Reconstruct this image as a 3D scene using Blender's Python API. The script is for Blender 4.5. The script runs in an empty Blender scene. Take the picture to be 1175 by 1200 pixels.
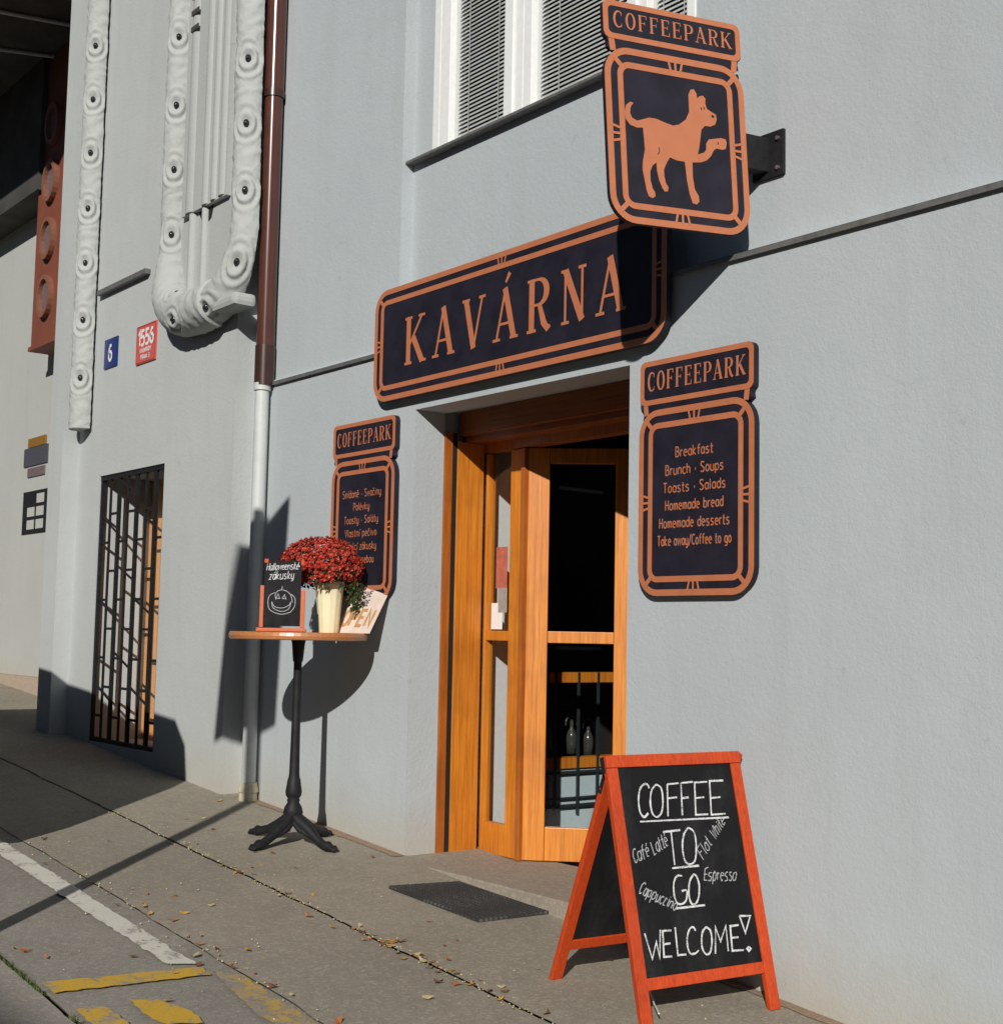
import bpy, bmesh, math, random
from mathutils import Vector, Matrix, noise
random.seed(7)
R = math.radians
scene = bpy.context.scene
COL = scene.collection

# ------------------------------------------------------------------ camera
cam_d = bpy.data.cameras.new('camera'); cam = bpy.data.objects.new('camera', cam_d); COL.objects.link(cam)
r = Vector((0.6166931543646582, 0.7869690573798576, 0.019216037219625216))
u = Vector((0.05886140259560968, -0.07044028923134743, 0.9957778371391288))
f = Vector((-0.7849999290727644, 0.6129582925286698, 0.08976214667717161))
m = Matrix((r, u, -f)).transposed().to_4x4(); m.translation = Vector((0, -4, 0))
cam.matrix_world = m
cam_d.sensor_fit = 'HORIZONTAL'; cam_d.sensor_width = 36; cam_d.lens = 36 * 1600 / 1175
cam_d.clip_start = 0.05; cam_d.clip_end = 500
scene.camera = cam

# ------------------------------------------------------------------ light
SUN_EL = 25.5
LIGHT = Vector((-0.93, 1, 0)).normalized(); LIGHT.z = -math.tan(R(SUN_EL)); LIGHT.normalize()
w = bpy.data.worlds.new('World'); scene.world = w; w.use_nodes = True
nt = w.node_tree; bg = nt.nodes['Background']; sky = nt.nodes.new('ShaderNodeTexSky')
sky.sky_type = 'NISHITA'; sky.sun_disc = False; sky.sun_elevation = R(SUN_EL); sky.sun_rotation = R(137); sky.altitude = 400; sky.air_density = .75; sky.dust_density = .15
nt.links.new(sky.outputs[0], bg.inputs[0]); bg.inputs[1].default_value = 0.05
sd = bpy.data.lights.new('sun', 'SUN'); sd.energy = 5.0; sd.angle = R(0.55); sd.color = (1, 0.955, 0.88)
so = bpy.data.objects.new('sun', sd); COL.objects.link(so); so.rotation_euler = LIGHT.to_track_quat('-Z', 'Y').to_euler(); so.location = (4, -8, 6)
scene.view_settings.view_transform = 'Standard'; scene.view_settings.look = 'None'
scene.view_settings.gamma = 1; scene.view_settings.use_curve_mapping = False; scene.view_settings.exposure = -0.24
scene.render.engine = 'CYCLES'
scene.cycles.max_bounces = 6; scene.cycles.transparent_max_bounces = 12

# ------------------------------------------------------------------ materials
MATS = {}
class N:
    def __init__(s, name):
        s.m = bpy.data.materials.new(name); s.m.use_nodes = True; s.t = s.m.node_tree
        s.b = s.t.nodes['Principled BSDF']; s.out = s.t.nodes['Material Output']
        s.co = s.t.nodes.new('ShaderNodeTexCoord').outputs['Object']
    def new(s, typ): return s.t.nodes.new(typ)
    def link(s, a, b): s.t.links.new(a, b)
    def mapped(s, scale):
        n = s.new('ShaderNodeMapping'); s.link(s.co, n.inputs[0]); n.inputs['Scale'].default_value = scale; return n.outputs[0]
    def noise(s, scale, detail=4, rough=.55, vec=None):
        n = s.new('ShaderNodeTexNoise'); n.inputs['Scale'].default_value = scale; n.inputs['Detail'].default_value = detail
        n.inputs['Roughness'].default_value = rough; s.link(vec or s.co, n.inputs['Vector']); return n.outputs['Fac']
    def ramp(s, fac, stops):
        n = s.new('ShaderNodeValToRGB'); s.link(fac, n.inputs[0]); e = n.color_ramp.elements
        while len(e) < len(stops): e.new(.5)
        for k, (p, c) in enumerate(stops):
            e[k].position = p; e[k].color = (c, c, c, 1) if isinstance(c, (int, float)) else (*c, 1)
        return n.outputs[0]
    def mix(s, fac, a, b, mode='MIX'):
        n = s.new('ShaderNodeMixRGB'); n.blend_type = mode
        for k, v in ((0, fac), (1, a), (2, b)):
            if hasattr(v, 'links') or hasattr(v, 'is_linked'): s.link(v, n.inputs[k])
            elif k == 0: n.inputs[0].default_value = v
            else: n.inputs[k].default_value = (*v, 1)
        return n.outputs[0]
    def bump(s, h, strength=.3, dist=.01, prev=None):
        n = s.new('ShaderNodeBump'); n.inputs['Strength'].default_value = strength; n.inputs['Distance'].default_value = dist
        s.link(h, n.inputs['Height'])
        if prev is not None: s.link(prev, n.inputs['Normal'])
        s.link(n.outputs[0], s.b.inputs['Normal']); return n.outputs[0]
    def color(s, c):
        if isinstance(c, tuple): s.b.inputs['Base Color'].default_value = (*c, 1)
        else: s.link(c, s.b.inputs['Base Color'])
    def fin(s, key, rough=.6, metal=0, spec=None):
        s.b.inputs['Roughness'].default_value = rough; s.b.inputs['Metallic'].default_value = metal
        if spec is not None: s.b.inputs['Specular IOR Level'].default_value = spec
        MATS[key] = s.m; return s.m

def plain(key, c, rough=.6, metal=0, var=.12, scale=30, bump=.0, spec=None):
    n = N(key); f_ = n.noise(scale); a = tuple(x * (1 - var) for x in c); b = tuple(min(1, x * (1 + var)) for x in c)
    n.color(n.ramp(f_, [(.3, a), (.7, b)]))
    if bump: n.bump(n.noise(scale * 3), bump, .004)
    return n.fin(key, rough, metal, spec)

def plaster(key, c, dirt=.5):
    n = N(key)
    big = n.noise(.9, 5, .6); mid = n.noise(6, 6, .65); fine = n.noise(120, 3, .6); grit = n.noise(45, 4, .7)
    col = n.mix(n.ramp(big, [(.3, 0.), (.7, 1.)]), tuple(x * .955 for x in c), tuple(min(1, x * 1.03) for x in c))
    col = n.mix(n.ramp(mid, [(.45, 0.), (.8, .35)]), col, tuple(x * .9 for x in c))
    # vertical dirt streaks
    st = n.noise(3.2, 5, .7, n.mapped((1.6, 1.6, .12)))
    col = n.mix(n.ramp(st, [(.5, 0.), (.8, .38 * dirt * 2)]), col, (c[0] * .82, c[1] * .8, c[2] * .74))
    # splashed grime towards the sloping pavement
    sx = n.new('ShaderNodeSeparateXYZ'); n.link(n.co, sx.inputs[0])
    m1 = n.new('ShaderNodeMath'); m1.operation = 'MULTIPLY_ADD'; n.link(sx.outputs[0], m1.inputs[0]); m1.inputs[1].default_value = .0735
    n.link(sx.outputs[2], m1.inputs[2])
    m2 = n.new('ShaderNodeMath'); m2.operation = 'MULTIPLY_ADD'; n.link(mid, m2.inputs[0]); m2.inputs[1].default_value = -.25; n.link(m1.outputs[0], m2.inputs[2])
    base = n.ramp(m2.outputs[0], [(0.0, .0), (1.0, .0)])
    mr = n.new('ShaderNodeMapRange'); n.link(m2.outputs[0], mr.inputs[0])
    mr.inputs[1].default_value = -1.72; mr.inputs[2].default_value = -1.38; mr.inputs[3].default_value = .72; mr.inputs[4].default_value = 0
    col = n.mix(mr.outputs[0], col, (.42, .38, .31))
    pt = n.noise(.55, 3, .4); col = n.mix(n.ramp(pt, [(.47, 0.), (.50, .10)]), col, (c[0] * .90, c[1] * .92, c[2] * .93))
    sp = n.noise(14, 2, .5); col = n.mix(n.ramp(sp, [(.72, 0.), (.76, .35)]), col, (c[0] * .72, c[1] * .72, c[2] * .70))
    vc = n.new('ShaderNodeTexVoronoi'); vc.feature = 'DISTANCE_TO_EDGE'; vc.inputs['Scale'].default_value = .55
    wv = n.new('ShaderNodeVectorMath'); wv.operation = 'MULTIPLY_ADD'; nz = n.new('ShaderNodeTexNoise'); nz.inputs['Scale'].default_value = 3; nz.inputs['Detail'].default_value = 6; n.link(n.co, nz.inputs['Vector'])
    n.link(nz.outputs['Color'], wv.inputs[0]); wv.inputs[1].default_value = (.5, .5, .5); n.link(n.co, wv.inputs[2]); n.link(wv.outputs[0], vc.inputs['Vector'])
    ck = n.mix(1., n.ramp(vc.outputs['Distance'], [(.0004, .12), (.0014, 0.)]), n.ramp(big, [(.5, 0.), (.6, 1.)]), 'MULTIPLY')
    col = n.mix(ck, col, (c[0] * .6, c[1] * .6, c[2] * .6))
    n.color(col)
    lum = n.bump(mid, .25, .012)
    lum = n.bump(grit, .35, .006, lum); n.bump(fine, .25, .003, lum)
    return n.fin(key, .9, 0, .15)

def asphalt_color(n, tone):
    big = n.noise(.7, 5, .6); grain = n.noise(170, 3, .8); mid = n.noise(8, 6, .7)
    c = n.mix(n.ramp(big, [(.3, 0.), (.7, 1.)]), tuple(x * .82 for x in tone), tuple(x * 1.14 for x in tone))
    c = n.mix(n.ramp(mid, [(.4, 0.), (.75, .5)]), c, tuple(x * .68 for x in tone))
    v = n.new('ShaderNodeTexVoronoi'); v.inputs['Scale'].default_value = 75; n.link(n.co, v.inputs['Vector'])
    c = n.mix(n.ramp(v.outputs['Color'], [(.55, 0.), (.95, .38)]), c, tuple(min(1, x * 1.75) for x in tone))
    c = n.mix(n.ramp(grain, [(.35, .55), (.55, 0.)]), c, tuple(x * .4 for x in tone))
    return c, grain, v.outputs['Distance']

def asphalt(key, tone):
    n = N(key); c, g, v = asphalt_color(n, tone); n.color(c)
    p = n.bump(g, .5, .004); n.bump(v, .2, .003, p); return n.fin(key, .88, 0, .25)

def road_paint(key, tone, paint, wear):
    n = N(key); c, g, v = asphalt_color(n, tone)
    k = n.noise(9, 8, .75); k2 = n.noise(60, 4, .8)
    mk = n.mix(.4, k, k2); mask = n.ramp(mk, [(wear - .04, 1.), (wear + .03, 0.)])
    n.color(n.mix(mask, c, n.mix(n.ramp(k2, [(.3, 0.), (.7, 1.)]), tuple(x * .8 for x in paint), paint)))
    n.bump(g, .4, .003); return n.fin(key, .8, 0, .25)

def wood(key, c1, c2, scale=(14, 14, .9), rough=.35, coat=.35, dark=.5):
    n = N(key); v = n.mapped(scale)
    a = n.noise(4, 6, .65, v); b = n.noise(26, 3, .6, v); d = n.noise(2.2, 4, .6)
    c = n.mix(n.ramp(a, [(.3, 0.), (.7, 1.)]), c1, c2)
    c = n.mix(n.ramp(b, [(.5, 0.), (.8, .35)]), c, tuple(x * .5 for x in c1))
    c = n.mix(n.ramp(d, [(.5, 0.), (.85, dark)]), c, tuple(x * .45 for x in c1))
    n.color(c); n.bump(b, .12, .003); n.b.inputs['Coat Weight'].default_value = coat; n.b.inputs['Coat Roughness'].default_value = .25
    return n.fin(key, rough)

def glass(key, tint=(.95, .955, .955), reflect=1.0):
    n = N(key); t = n.t; t.nodes.remove(n.b)
    tr = n.new('ShaderNodeBsdfTransparent'); tr.inputs[0].default_value = (*tint, 1)
    gl = n.new('ShaderNodeBsdfGlossy'); gl.inputs['Roughness'].default_value = .01
    lw = n.new('ShaderNodeLayerWeight'); lw.inputs[0].default_value = .5
    pw = n.new('ShaderNodeMath'); pw.operation = 'POWER'; n.link(lw.outputs['Facing'], pw.inputs[0]); pw.inputs[1].default_value = 5
    fr = n.new('ShaderNodeMath'); fr.operation = 'MULTIPLY_ADD'; n.link(pw.outputs[0], fr.inputs[0]); fr.inputs[1].default_value = .94; fr.inputs[2].default_value = .045
    mx = n.new('ShaderNodeMixShader'); n.link(fr.outputs[0], mx.inputs[0]); n.link(tr.outputs[0], mx.inputs[1]); n.link(gl.outputs[0], mx.inputs[2])
    n.link(mx.outputs[0], n.out.inputs[0]); MATS[key] = n.m

plaster('plaster', (.452, .492, .515))
plaster('plaster_bay', (.47, .495, .495))
plaster('plaster_far', (.45, .46, .44))
plaster('relief', (.425, .445, .435), .3)
plain('white_paint', (.82, .83, .82), .45, var=.04)
plain('white_pipe', (.53, .555, .55), .5, var=.06, scale=12)
plain('pipe_foot', (.52, .49, .36), .7, var=.2, bump=.3)
plain('brown_pipe', (.085, .03, .022), .22, var=.1, scale=8)
plain('brown_pipe_dark', (.045, .02, .016), .3, var=.1, scale=8)
plain('flashing', (.16, .16, .155), .6, .3, var=.2)
plain('black_iron', (.013, .013, .015), .6, var=.3, bump=.15, spec=.3)
plain('sign_black', (.016, .014, .024), .55, var=.3, scale=9, spec=.3)
plain('sign_edge', (.012, .012, .013), .5)
plain('copper', (.49, .165, .075), .5, var=.07, scale=16)
plain('copper_text', (.50, .17, .08), .5, var=.06, scale=16)
n = N('board_black'); k1 = n.noise(5, 6, .65, n.mapped((1, 1, .35))); k2 = n.noise(60, 4, .7)
n.color(n.mix(n.ramp(k1, [(.48, 0.), (.75, .75)]), (.0085, .0085, .0095), n.ramp(k2, [(.3, (.02, .02, .022)), (.8, (.05, .05, .053))]))); n.fin('board_black', .75, 0, .2)
n = N('chalk'); k1 = n.noise(260, 3, .7); k2 = n.noise(35, 4, .6)
n.color(n.ramp(n.mix(.35, k1, k2), [(.40, (.16, .16, .17)), (.50, (.66, .67, .68)), (1., (.80, .80, .80))])); n.fin('chalk', .9)
plain('chalk_thin', (.42, .43, .45), .9, var=.25, scale=160)
wood('board_wood', (.42, .034, .005), (.64, .078, .007), (30, 30, 2.0), .6, .03, .6)
wood('stand_wood', (.46, .075, .012), (.60, .13, .022), (30, 30, 2), .45, .1, .3)
wood('shaded_header_wood', (.19, .046, .008), (.33, .095, .013), (.7, 20, 20), .45, .15, .6)  # header tone darkened to carry the shade under the lintel
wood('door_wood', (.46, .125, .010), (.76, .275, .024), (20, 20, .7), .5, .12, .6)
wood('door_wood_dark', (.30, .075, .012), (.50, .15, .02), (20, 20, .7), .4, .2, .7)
wood('table_wood', (.42, .15, .055), (.55, .23, .09), (3, 30, 30), .35, .4, .2)
wood('grille_window_wood', (.60, .26, .09), (.72, .38, .15), (20, 20, 1), .5, .2, .3)
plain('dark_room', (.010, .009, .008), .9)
plain('dark_metal', (.03, .038, .045), .4, .2)
plain('interior_white', (.72, .76, .77), .8, var=.04)
plain('pale_blue', (.50, .62, .66), .7, var=.05)
plain('beige', (.40, .32, .25), .8, var=.1, bump=.2)
plain('terracotta', (.20, .058, .032), .7, var=.12, scale=5, bump=.15)
plain('terracotta_rim', (.22, .09, .055), .6)
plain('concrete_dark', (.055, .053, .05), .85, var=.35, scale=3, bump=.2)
plain('ochre', (.24, .12, .014), .6); plain('slate', (.065, .065, .08), .5, var=.2); plain('mauve', (.15, .11, .12), .6, var=.2)
plain('enamel_blue', (.012, .025, .16), .2, var=.05); plain('enamel_red', (.62, .10, .075), .25, var=.06)
plain('enamel_white', (.8, .8, .8), .3, var=.02); plain('enamel_red_dark', (.33, .05, .04), .3)
plain('pot_cream', (.80, .74, .50), .5, var=.03); plain('soil', (.03, .02, .012), .95)
plain('paper', (.70, .58, .50), .8, var=.08, scale=14); plain('paper_print', (.50, .27, .12), .8); plain('paper_ink', (.10, .10, .11), .8)
plain('rope', (.7, .7, .66), .8); plain('steel', (.5, .5, .5), .3, .9)
plain('rubber', (.03, .03, .032), .85, var=.2)
plain('car_paint', (.05, .06, .08), .3, .2); plain('tyre', (.015, .015, .015), .8); plain('sign_grey', (.4, .4, .4), .5, .6)
plain('moss', (.055, .085, .018), .95, var=.5, scale=40)
plain('slat_grey', (.66, .67, .65), .45, var=.08, scale=10)
plain('sticker_red', (.45, .13, .09), .5, var=.2); plain('sticker_grey', (.33, .30, .27), .6, var=.15)
plain('cloth_dark', (.04, .04, .045), .8)
plain('facade_brown', (.07, .06, .05), .9, var=.2, scale=2)
plain('bottle_glass', (.05, .055, .045), .12, var=.2)
plain('bark', (.10, .085, .07), .9, var=.3, bump=.5)
MATS['eye'] = plain('eye', (.02, .02, .022), .12)
glass('glass')
asphalt('pavement', (.335, .300, .240)); asphalt('asphalt_a', (.315, .282, .230)); asphalt('asphalt_b', (.275, .255, .222)); asphalt('kerb_stone', (.31, .285, .25))
asphalt('dirt', (.34, .245, .175)); asphalt('base_ground', (.17, .14, .105)); asphalt('threshold_stone', (.36, .31, .25))
road_paint('line_white', (.275, .255, .222), (.66, .64, .57), .56)
road_paint('line_yellow', (.275, .255, .222), (.60, .37, .045), .545)
road_paint('line_yellow_worn', (.275, .255, .222), (.52, .34, .08), .49)

# matt rubber mat with knobs
n = N('mat'); v = n.new('ShaderNodeTexVoronoi'); v.inputs['Scale'].default_value = 38; v.inputs['Randomness'].default_value = .1; n.link(n.co, v.inputs['Vector'])
n.color(n.ramp(v.outputs['Distance'], [(.2, (.10, .10, .10)), (.5, (.028, .028, .028))])); n.bump(v.outputs['Distance'], .8, .006); n.fin('mat', .75)

def petal(key, stops):
    n = N(key); oi = n.new('ShaderNodeNewGeometry'); n.color(n.ramp(oi.outputs['Random Per Island'], stops)); n.fin(key, .6)
petal('blossom', [(0., (.18, .012, .008)), (.35, (.42, .022, .015)), (.75, (.58, .05, .03)), (1., (.62, .16, .07))])
petal('leaf_green', [(0., (.012, .03, .006)), (1., (.05, .10, .02))])
petal('moss_tuft', [(0., (.03, .05, .01)), (1., (.09, .12, .025))])

def leafmat(key, c):
    plain(key, c, .7, var=.35, scale=60)
leafmat('leaf_yellow', (.45, .26, .05)); leafmat('leaf_brown', (.14, .06, .025)); leafmat('leaf_orange', (.38, .13, .04)); leafmat('leaf_pale', (.42, .34, .18))

# ------------------------------------------------------------------ mesh helpers
class MB:
    def __init__(s): s.v = []; s.f = []; s.z = 0
    def add(s, vs, fs, M=None):
        o = len(s.v)
        s.v += [tuple(M @ Vector(p)) if M else tuple(p) for p in vs]; s.f += [tuple(i + o for i in q) for q in fs]; return s
    def box(s, x0, x1, y0, y1, z0, z1, M=None):
        return s.add([(x0, y0, z0), (x1, y0, z0), (x1, y1, z0), (x0, y1, z0), (x0, y0, z1), (x1, y0, z1), (x1, y1, z1), (x0, y1, z1)],
                     [(0, 3, 2, 1), (4, 5, 6, 7), (0, 1, 5, 4), (1, 2, 6, 5), (2, 3, 7, 6), (3, 0, 4, 7)], M)
    def prism(s, poly, z0, z1, M=None, cap0=True):
        k = len(poly); vs = [(x, y, z0) for x, y in poly] + [(x, y, z1) for x, y in poly]
        fs = [(i, (i + 1) % k, k + (i + 1) % k, k + i) for i in range(k)] + [tuple(range(k, 2 * k))]
        if cap0: fs.append(tuple(reversed(range(k))))
        return s.add(vs, fs, M)
    def ring(s, a, b, z0, z1, M=None):   # between two loops of equal count (a outer, b inner)
        k = len(a); vs = [(x, y, z1) for x, y in a] + [(x, y, z1) for x, y in b] + [(x, y, z0) for x, y in a] + [(x, y, z0) for x, y in b]
        fs = []
        for i in range(k):
            j = (i + 1) % k
            fs += [(i, j, k + j, k + i), (2 * k + i, 2 * k + j, j, i), (k + i, k + j, 3 * k + j, 3 * k + i)]
        return s.add(vs, fs, M)
    def ribbon(s, pts, wd, z0, th=0.0004, M=None):
        P = [Vector((p[0], p[1])) for p in pts]; n_ = len(P)
        if not isinstance(wd, (list, tuple)): wd = [wd] * n_
        L = []; Rr = []
        for i in range(n_):
            a = P[i] - P[i - 1] if i > 0 else P[1] - P[0]; b = P[i + 1] - P[i] if i < n_ - 1 else P[-1] - P[-2]
            if a.length < 1e-9: a = b
            if b.length < 1e-9: b = a
            a.normalize(); b.normalize(); t = a + b
            if t.length < .2: t = a.copy()
            t.normalize(); nn = Vector((-t.y, t.x)); c = max(.45, nn.dot(Vector((-a.y, a.x)))); h = wd[i] / 2 / c
            L.append(P[i] + nn * h); Rr.append(P[i] - nn * h)
        z = z0 + s.z; s.z += 0.00004
        vs = [(p.x, p.y, z + th) for p in L] + [(p.x, p.y, z + th) for p in Rr]
        return s.add(vs, [(n_ + i, n_ + i + 1, i + 1, i) for i in range(n_ - 1)], M)
    def tube(s, pts, rad, seg=10, M=None, cap=True):
        P = [Vector(p) for p in pts]; k = len(P)
        if not isinstance(rad, (list, tuple)): rad = [rad] * k
        vs = []; fs = []; ref = None
        for i in range(k):
            t = (P[min(i + 1, k - 1)] - P[max(i - 1, 0)]).normalized()
            if ref is None: ref = Vector((0, 0, 1)) if abs(t.z) < .9 else Vector((1, 0, 0))
            a = (ref - t * ref.dot(t)).normalized(); ref = a; b = t.cross(a)
            for j in range(seg):
                q = 2 * math.pi * j / seg; vs.append(tuple(P[i] + (a * math.cos(q) + b * math.sin(q)) * rad[i]))
        for i in range(k - 1):
            for j in range(seg):
                j2 = (j + 1) % seg; fs.append((i * seg + j, i * seg + j2, (i + 1) * seg + j2, (i + 1) * seg + j))
        if cap:
            o = len(vs); vs += vs[:seg] + vs[(k - 1) * seg:k * seg]; fs += [tuple(reversed(range(o, o + seg))), tuple(range(o + seg, o + 2 * seg))]
        return s.add(vs, fs, M)
    def lathe(s, prof, c, seg=32, lobes=0, la=0):
        vs = []; fs = []
        for (rr, z) in prof:
            for j in range(seg):
                a = 2 * math.pi * j / seg; q = rr * (1 + (la * math.cos(lobes * a) if lobes else 0))
                vs.append((c[0] + q * math.cos(a), c[1] + q * math.sin(a), c[2] + z))
        for i in range(len(prof) - 1):
            for j in range(seg):
                j2 = (j + 1) % seg; fs.append((i * seg + j, i * seg + j2, (i + 1) * seg + j2, (i + 1) * seg + j))
        o = len(vs); k = len(prof); vs += vs[:seg] + vs[(k - 1) * seg:k * seg]; fs += [tuple(reversed(range(o, o + seg))), tuple(range(o + seg, o + 2 * seg))]
        return s.add(vs, fs)

def obj(name, mb, mat, parent=None, smooth=False, bevel=0, autos=False):
    me = bpy.data.meshes.new(name); me.from_pydata(mb.v, [], mb.f); me.validate(); me.update()
    if bevel or smooth:
        b = bmesh.new(); b.from_mesh(me); bmesh.ops.recalc_face_normals(b, faces=b.faces)
        if bevel:
            bmesh.ops.bevel(b, geom=[e for e in b.edges], offset=bevel, segments=2, affect='EDGES', profile=.6)
        b.to_mesh(me); b.free()
    me.materials.append(MATS[mat])
    if smooth: me.polygons.foreach_set('use_smooth', [True] * len(me.polygons))
    o = bpy.data.objects.new(name, me); COL.objects.link(o)
    if parent: o.parent = parent; o.matrix_parent_inverse = parent.matrix_basis.inverted()
    return o
def tag(o, label=None, cat=None, group=None, kind=None):
    if label: o['label'] = label
    if cat: o['category'] = cat
    if group: o['group'] = group
    if kind: o['kind'] = kind
    return o
def thing(name, label, cat, loc, group=None):
    o = bpy.data.objects.new(name, None); COL.objects.link(o); o.location = loc; o.empty_display_size = .1
    return tag(o, label, cat, group)
def share(name, src, parent, loc=None, M=None):
    o = src.copy(); o.name = name; COL.objects.link(o); o.parent = parent
    if parent: o.matrix_parent_inverse = parent.matrix_basis.inverted()
    if M is not None: o.matrix_basis = M
    elif loc is not None: o.location = loc
    return o
def frame(o, U, V):
    U = Vector(U).normalized(); V = Vector(V); V = (V - U * V.dot(U)).normalized(); W = U.cross(V)
    M_ = Matrix((U, V, W)).transposed().to_4x4(); M_.translation = Vector(o); return M_
def gz(x): return -1.12 - .0735 * (x + 6.1)

# ------------------------------------------------------------------ setting: ground
def strip(name, mat, x0, x1, ya, yb, dz, jit=.012, nx=260, label=None):
    """a sheet following the slope, its long edges slightly ragged"""
    mb = MB(); vs = []; fs = []
    for i in range(nx + 1):
        x = x0 + (x1 - x0) * i / nx
        j0 = noise.noise((x * 3.1, ya * 7, 1.3)) * jit + noise.noise((x * 14, ya * 7, 4.3)) * jit * .6
        j1 = noise.noise((x * 3.1, yb * 7, 1.3)) * jit + noise.noise((x * 14, yb * 7, 4.3)) * jit * .6
        for t in range(5):
            y = (ya + j0) + ((yb + j1) - (ya + j0)) * t / 4
            z = gz(x) + dz + noise.noise((x * .9, y * .9, 0)) * .004
            vs.append((x, y, z))
        if i:
            a = (i - 1) * 5
            for t in range(4): fs.append((a + t, a + 5 + t, a + 6 + t, a + 1 + t))
    mb.add(vs, fs); o = obj(name, mb, mat, smooth=True); o['kind'] = 'structure'; return o
strip('dirt_strip', 'dirt', -7.6, -5.87, -.060, .012, .0075, .030, 260)
strip('dirt_strip', 'dirt', -4.2, 2, -.045, .012, .0075, .025, 260)
mb = MB(); mb.add([(-90, -60, gz(-90) - .03), (60, -60, gz(60) - .03), (60, 40, gz(60) - .03), (-90, 40, gz(-90) - .03)], [(0, 1, 2, 3)])
obj('ground', mb, 'base_ground')['kind'] = 'structure'
strip('pavement', 'pavement', -13.2, 3, -.9215, .6, .004, .012, 420)
strip('pavement', 'pavement', -40, -13.22, -.918, .6, .004, .010, 60)
strip('footpath', 'asphalt_a', -40, 3, -1.5975, -.9285, 0, .013, 900)
strip('road', 'asphalt_b', -40, 3, -2.282, -1.600, -.003, .010, 900)
strip('road', 'kerb_stone', -40, 3, -9, -2.300, -.001, .010, 900)

def paint(name, mat, pts, label=None, dz=.006):
    """painted mark: polygon outline on the slope, ragged"""
    mb = MB(); P = []
    for i in range(len(pts)):
        a = Vector(pts[i]); b = Vector(pts[(i + 1) % len(pts)]); k = max(1, int((b - a).length / .02))
        for j in range(k):
            q = a.lerp(b, j / k); q += Vector((noise.noise((q.x * 22, q.y * 22, 0)), noise.noise((q.x * 22, q.y * 22, 9)))) * .011; P.append(q)
    c = sum(P, Vector((0, 0))) / len(P)
    vs = [(p.x, p.y, gz(p.x) + dz) for p in P]
    mb.add(vs, [tuple(range(len(P)))])
    me = bmesh.new(); o = obj(name, mb, mat)
    me.from_mesh(o.data); bmesh.ops.triangulate(me, faces=me.faces); me.to_mesh(o.data); me.free()
    o['kind'] = 'structure'; return o
paint('white_road_line', 'line_white', [(-12, -1.80), (-9, -1.80), (-6.9, -1.80), (-4.74, -1.80), (-4.70, -1.705), (-6.44, -1.70), (-9, -1.70), (-12, -1.70)])
paint('yellow_road_marking', 'line_yellow', [(-4.735, -2.262), (-4.655, -1.70), (-4.565, -1.715), (-4.61, -2.262)])
paint('yellow_road_marking', 'line_yellow_worn', [(-4.61, -1.69), (-4.50, -1.615), (-3.95, -1.63), (-3.8, -1.75), (-4.1, -1.76), (-4.40, -1.72)])
paint('yellow_road_marking', 'line_yellow', [(-4.44, -2.07), (-4.395, -1.99), (-4.24, -1.93), (-4.13, -1.95), (-4.17, -2.06), (-4.28, -2.08)])
paint('yellow_road_marking', 'line_yellow', [(-4.43, -2.25), (-4.41, -2.17), (-4.31, -2.15), (-4.15, -2.17), (-4.2, -2.26), (-4.33, -2.262)])

# moss in the kerb joint
mb = MB()
for k in range(1500):
    x = -7.2 + random.random() * 3.8; y = -2.288 + random.gauss(0, .006)
    if noise.noise((x * 3, 0, 5)) < -.15: continue
    h = random.uniform(.004, .014); a = random.random() * 6.28; d = .004
    z = gz(x) - .008
    mb.add([(x - d * math.cos(a), y - d * math.sin(a), z), (x + d * math.cos(a), y + d * math.sin(a), z), (x + random.gauss(0, .006), y + random.gauss(0, .006), z + h + .008)], [(0, 1, 2)])
tag(obj('moss', mb, 'moss_tuft'), 'thin line of green moss growing in the kerb joint', 'moss', kind='stuff')
# grit and crumbs gathered in the joint of the pavement
mb = MB()
for k in range(650):
    if random.random() < .6: y = -.925 + random.gauss(0, .022)
    elif random.random() < .5: y = -1.6 + random.gauss(0, .03)
    else: y = random.uniform(-2.2, -.05)
    x = random.uniform(-8.5, -3.2); s_ = random.uniform(.0015, .006); z = gz(x) + .005
    mb.add([(x - s_, y, z), (x + s_ * .3, y - s_, z), (x + s_, y + s_ * .4, z), (x, y + s_, z), (x, y, z + s_)], [(0, 1, 4), (1, 2, 4), (2, 3, 4), (3, 0, 4)])
tag(obj('grit', mb, 'leaf_pale'), 'brown grit and crumbled leaf bits lying along the pavement joints', 'grit', kind='stuff')

# fallen leaves
lm = []
for k, mt in enumerate(('leaf_yellow', 'leaf_brown', 'leaf_orange', 'leaf_pale')):
    for j in range(2):
        mb = MB(); out = [(-1, 0), (-.6, .38), (-.15, .55), (.3, .42), (.7, .22), (1.15, 0), (.65, -.26), (.25, -.4), (-.2, -.5), (-.65, -.35)]
        vs = [(0, 0, .12 + .1 * j)] + [(x * (1 + .15 * random.random()), y * (1 + .2 * j), (x * x * .35 + random.uniform(0, .25)) * (1 if j else .7)) for x, y in out]
        mb.add(vs, [(0, i + 1, (i + 1) % 10 + 1) for i in range(10)])
        o = obj('fallen_leaf', mb, mt); lm.append(o)
spots = []
for k in range(9):
    cx = random.uniform(-5.9, -3.8); n_c = random.randint(3, 6)
    spots += [(cx + random.gauss(0, .05), -.93 + random.gauss(0, .02)) for q in range(n_c)]
for k in range(30): spots.append((random.uniform(-6.6, -3.6), -.93 + random.gauss(0, .05)))
for k in range(16): spots.append((random.uniform(-5.9, -4.2), -1.58 + random.gauss(0, .05)))
for k in range(40): spots.append((random.uniform(-7.6, -3.7), random.uniform(-2.25, -.2)))
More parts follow.
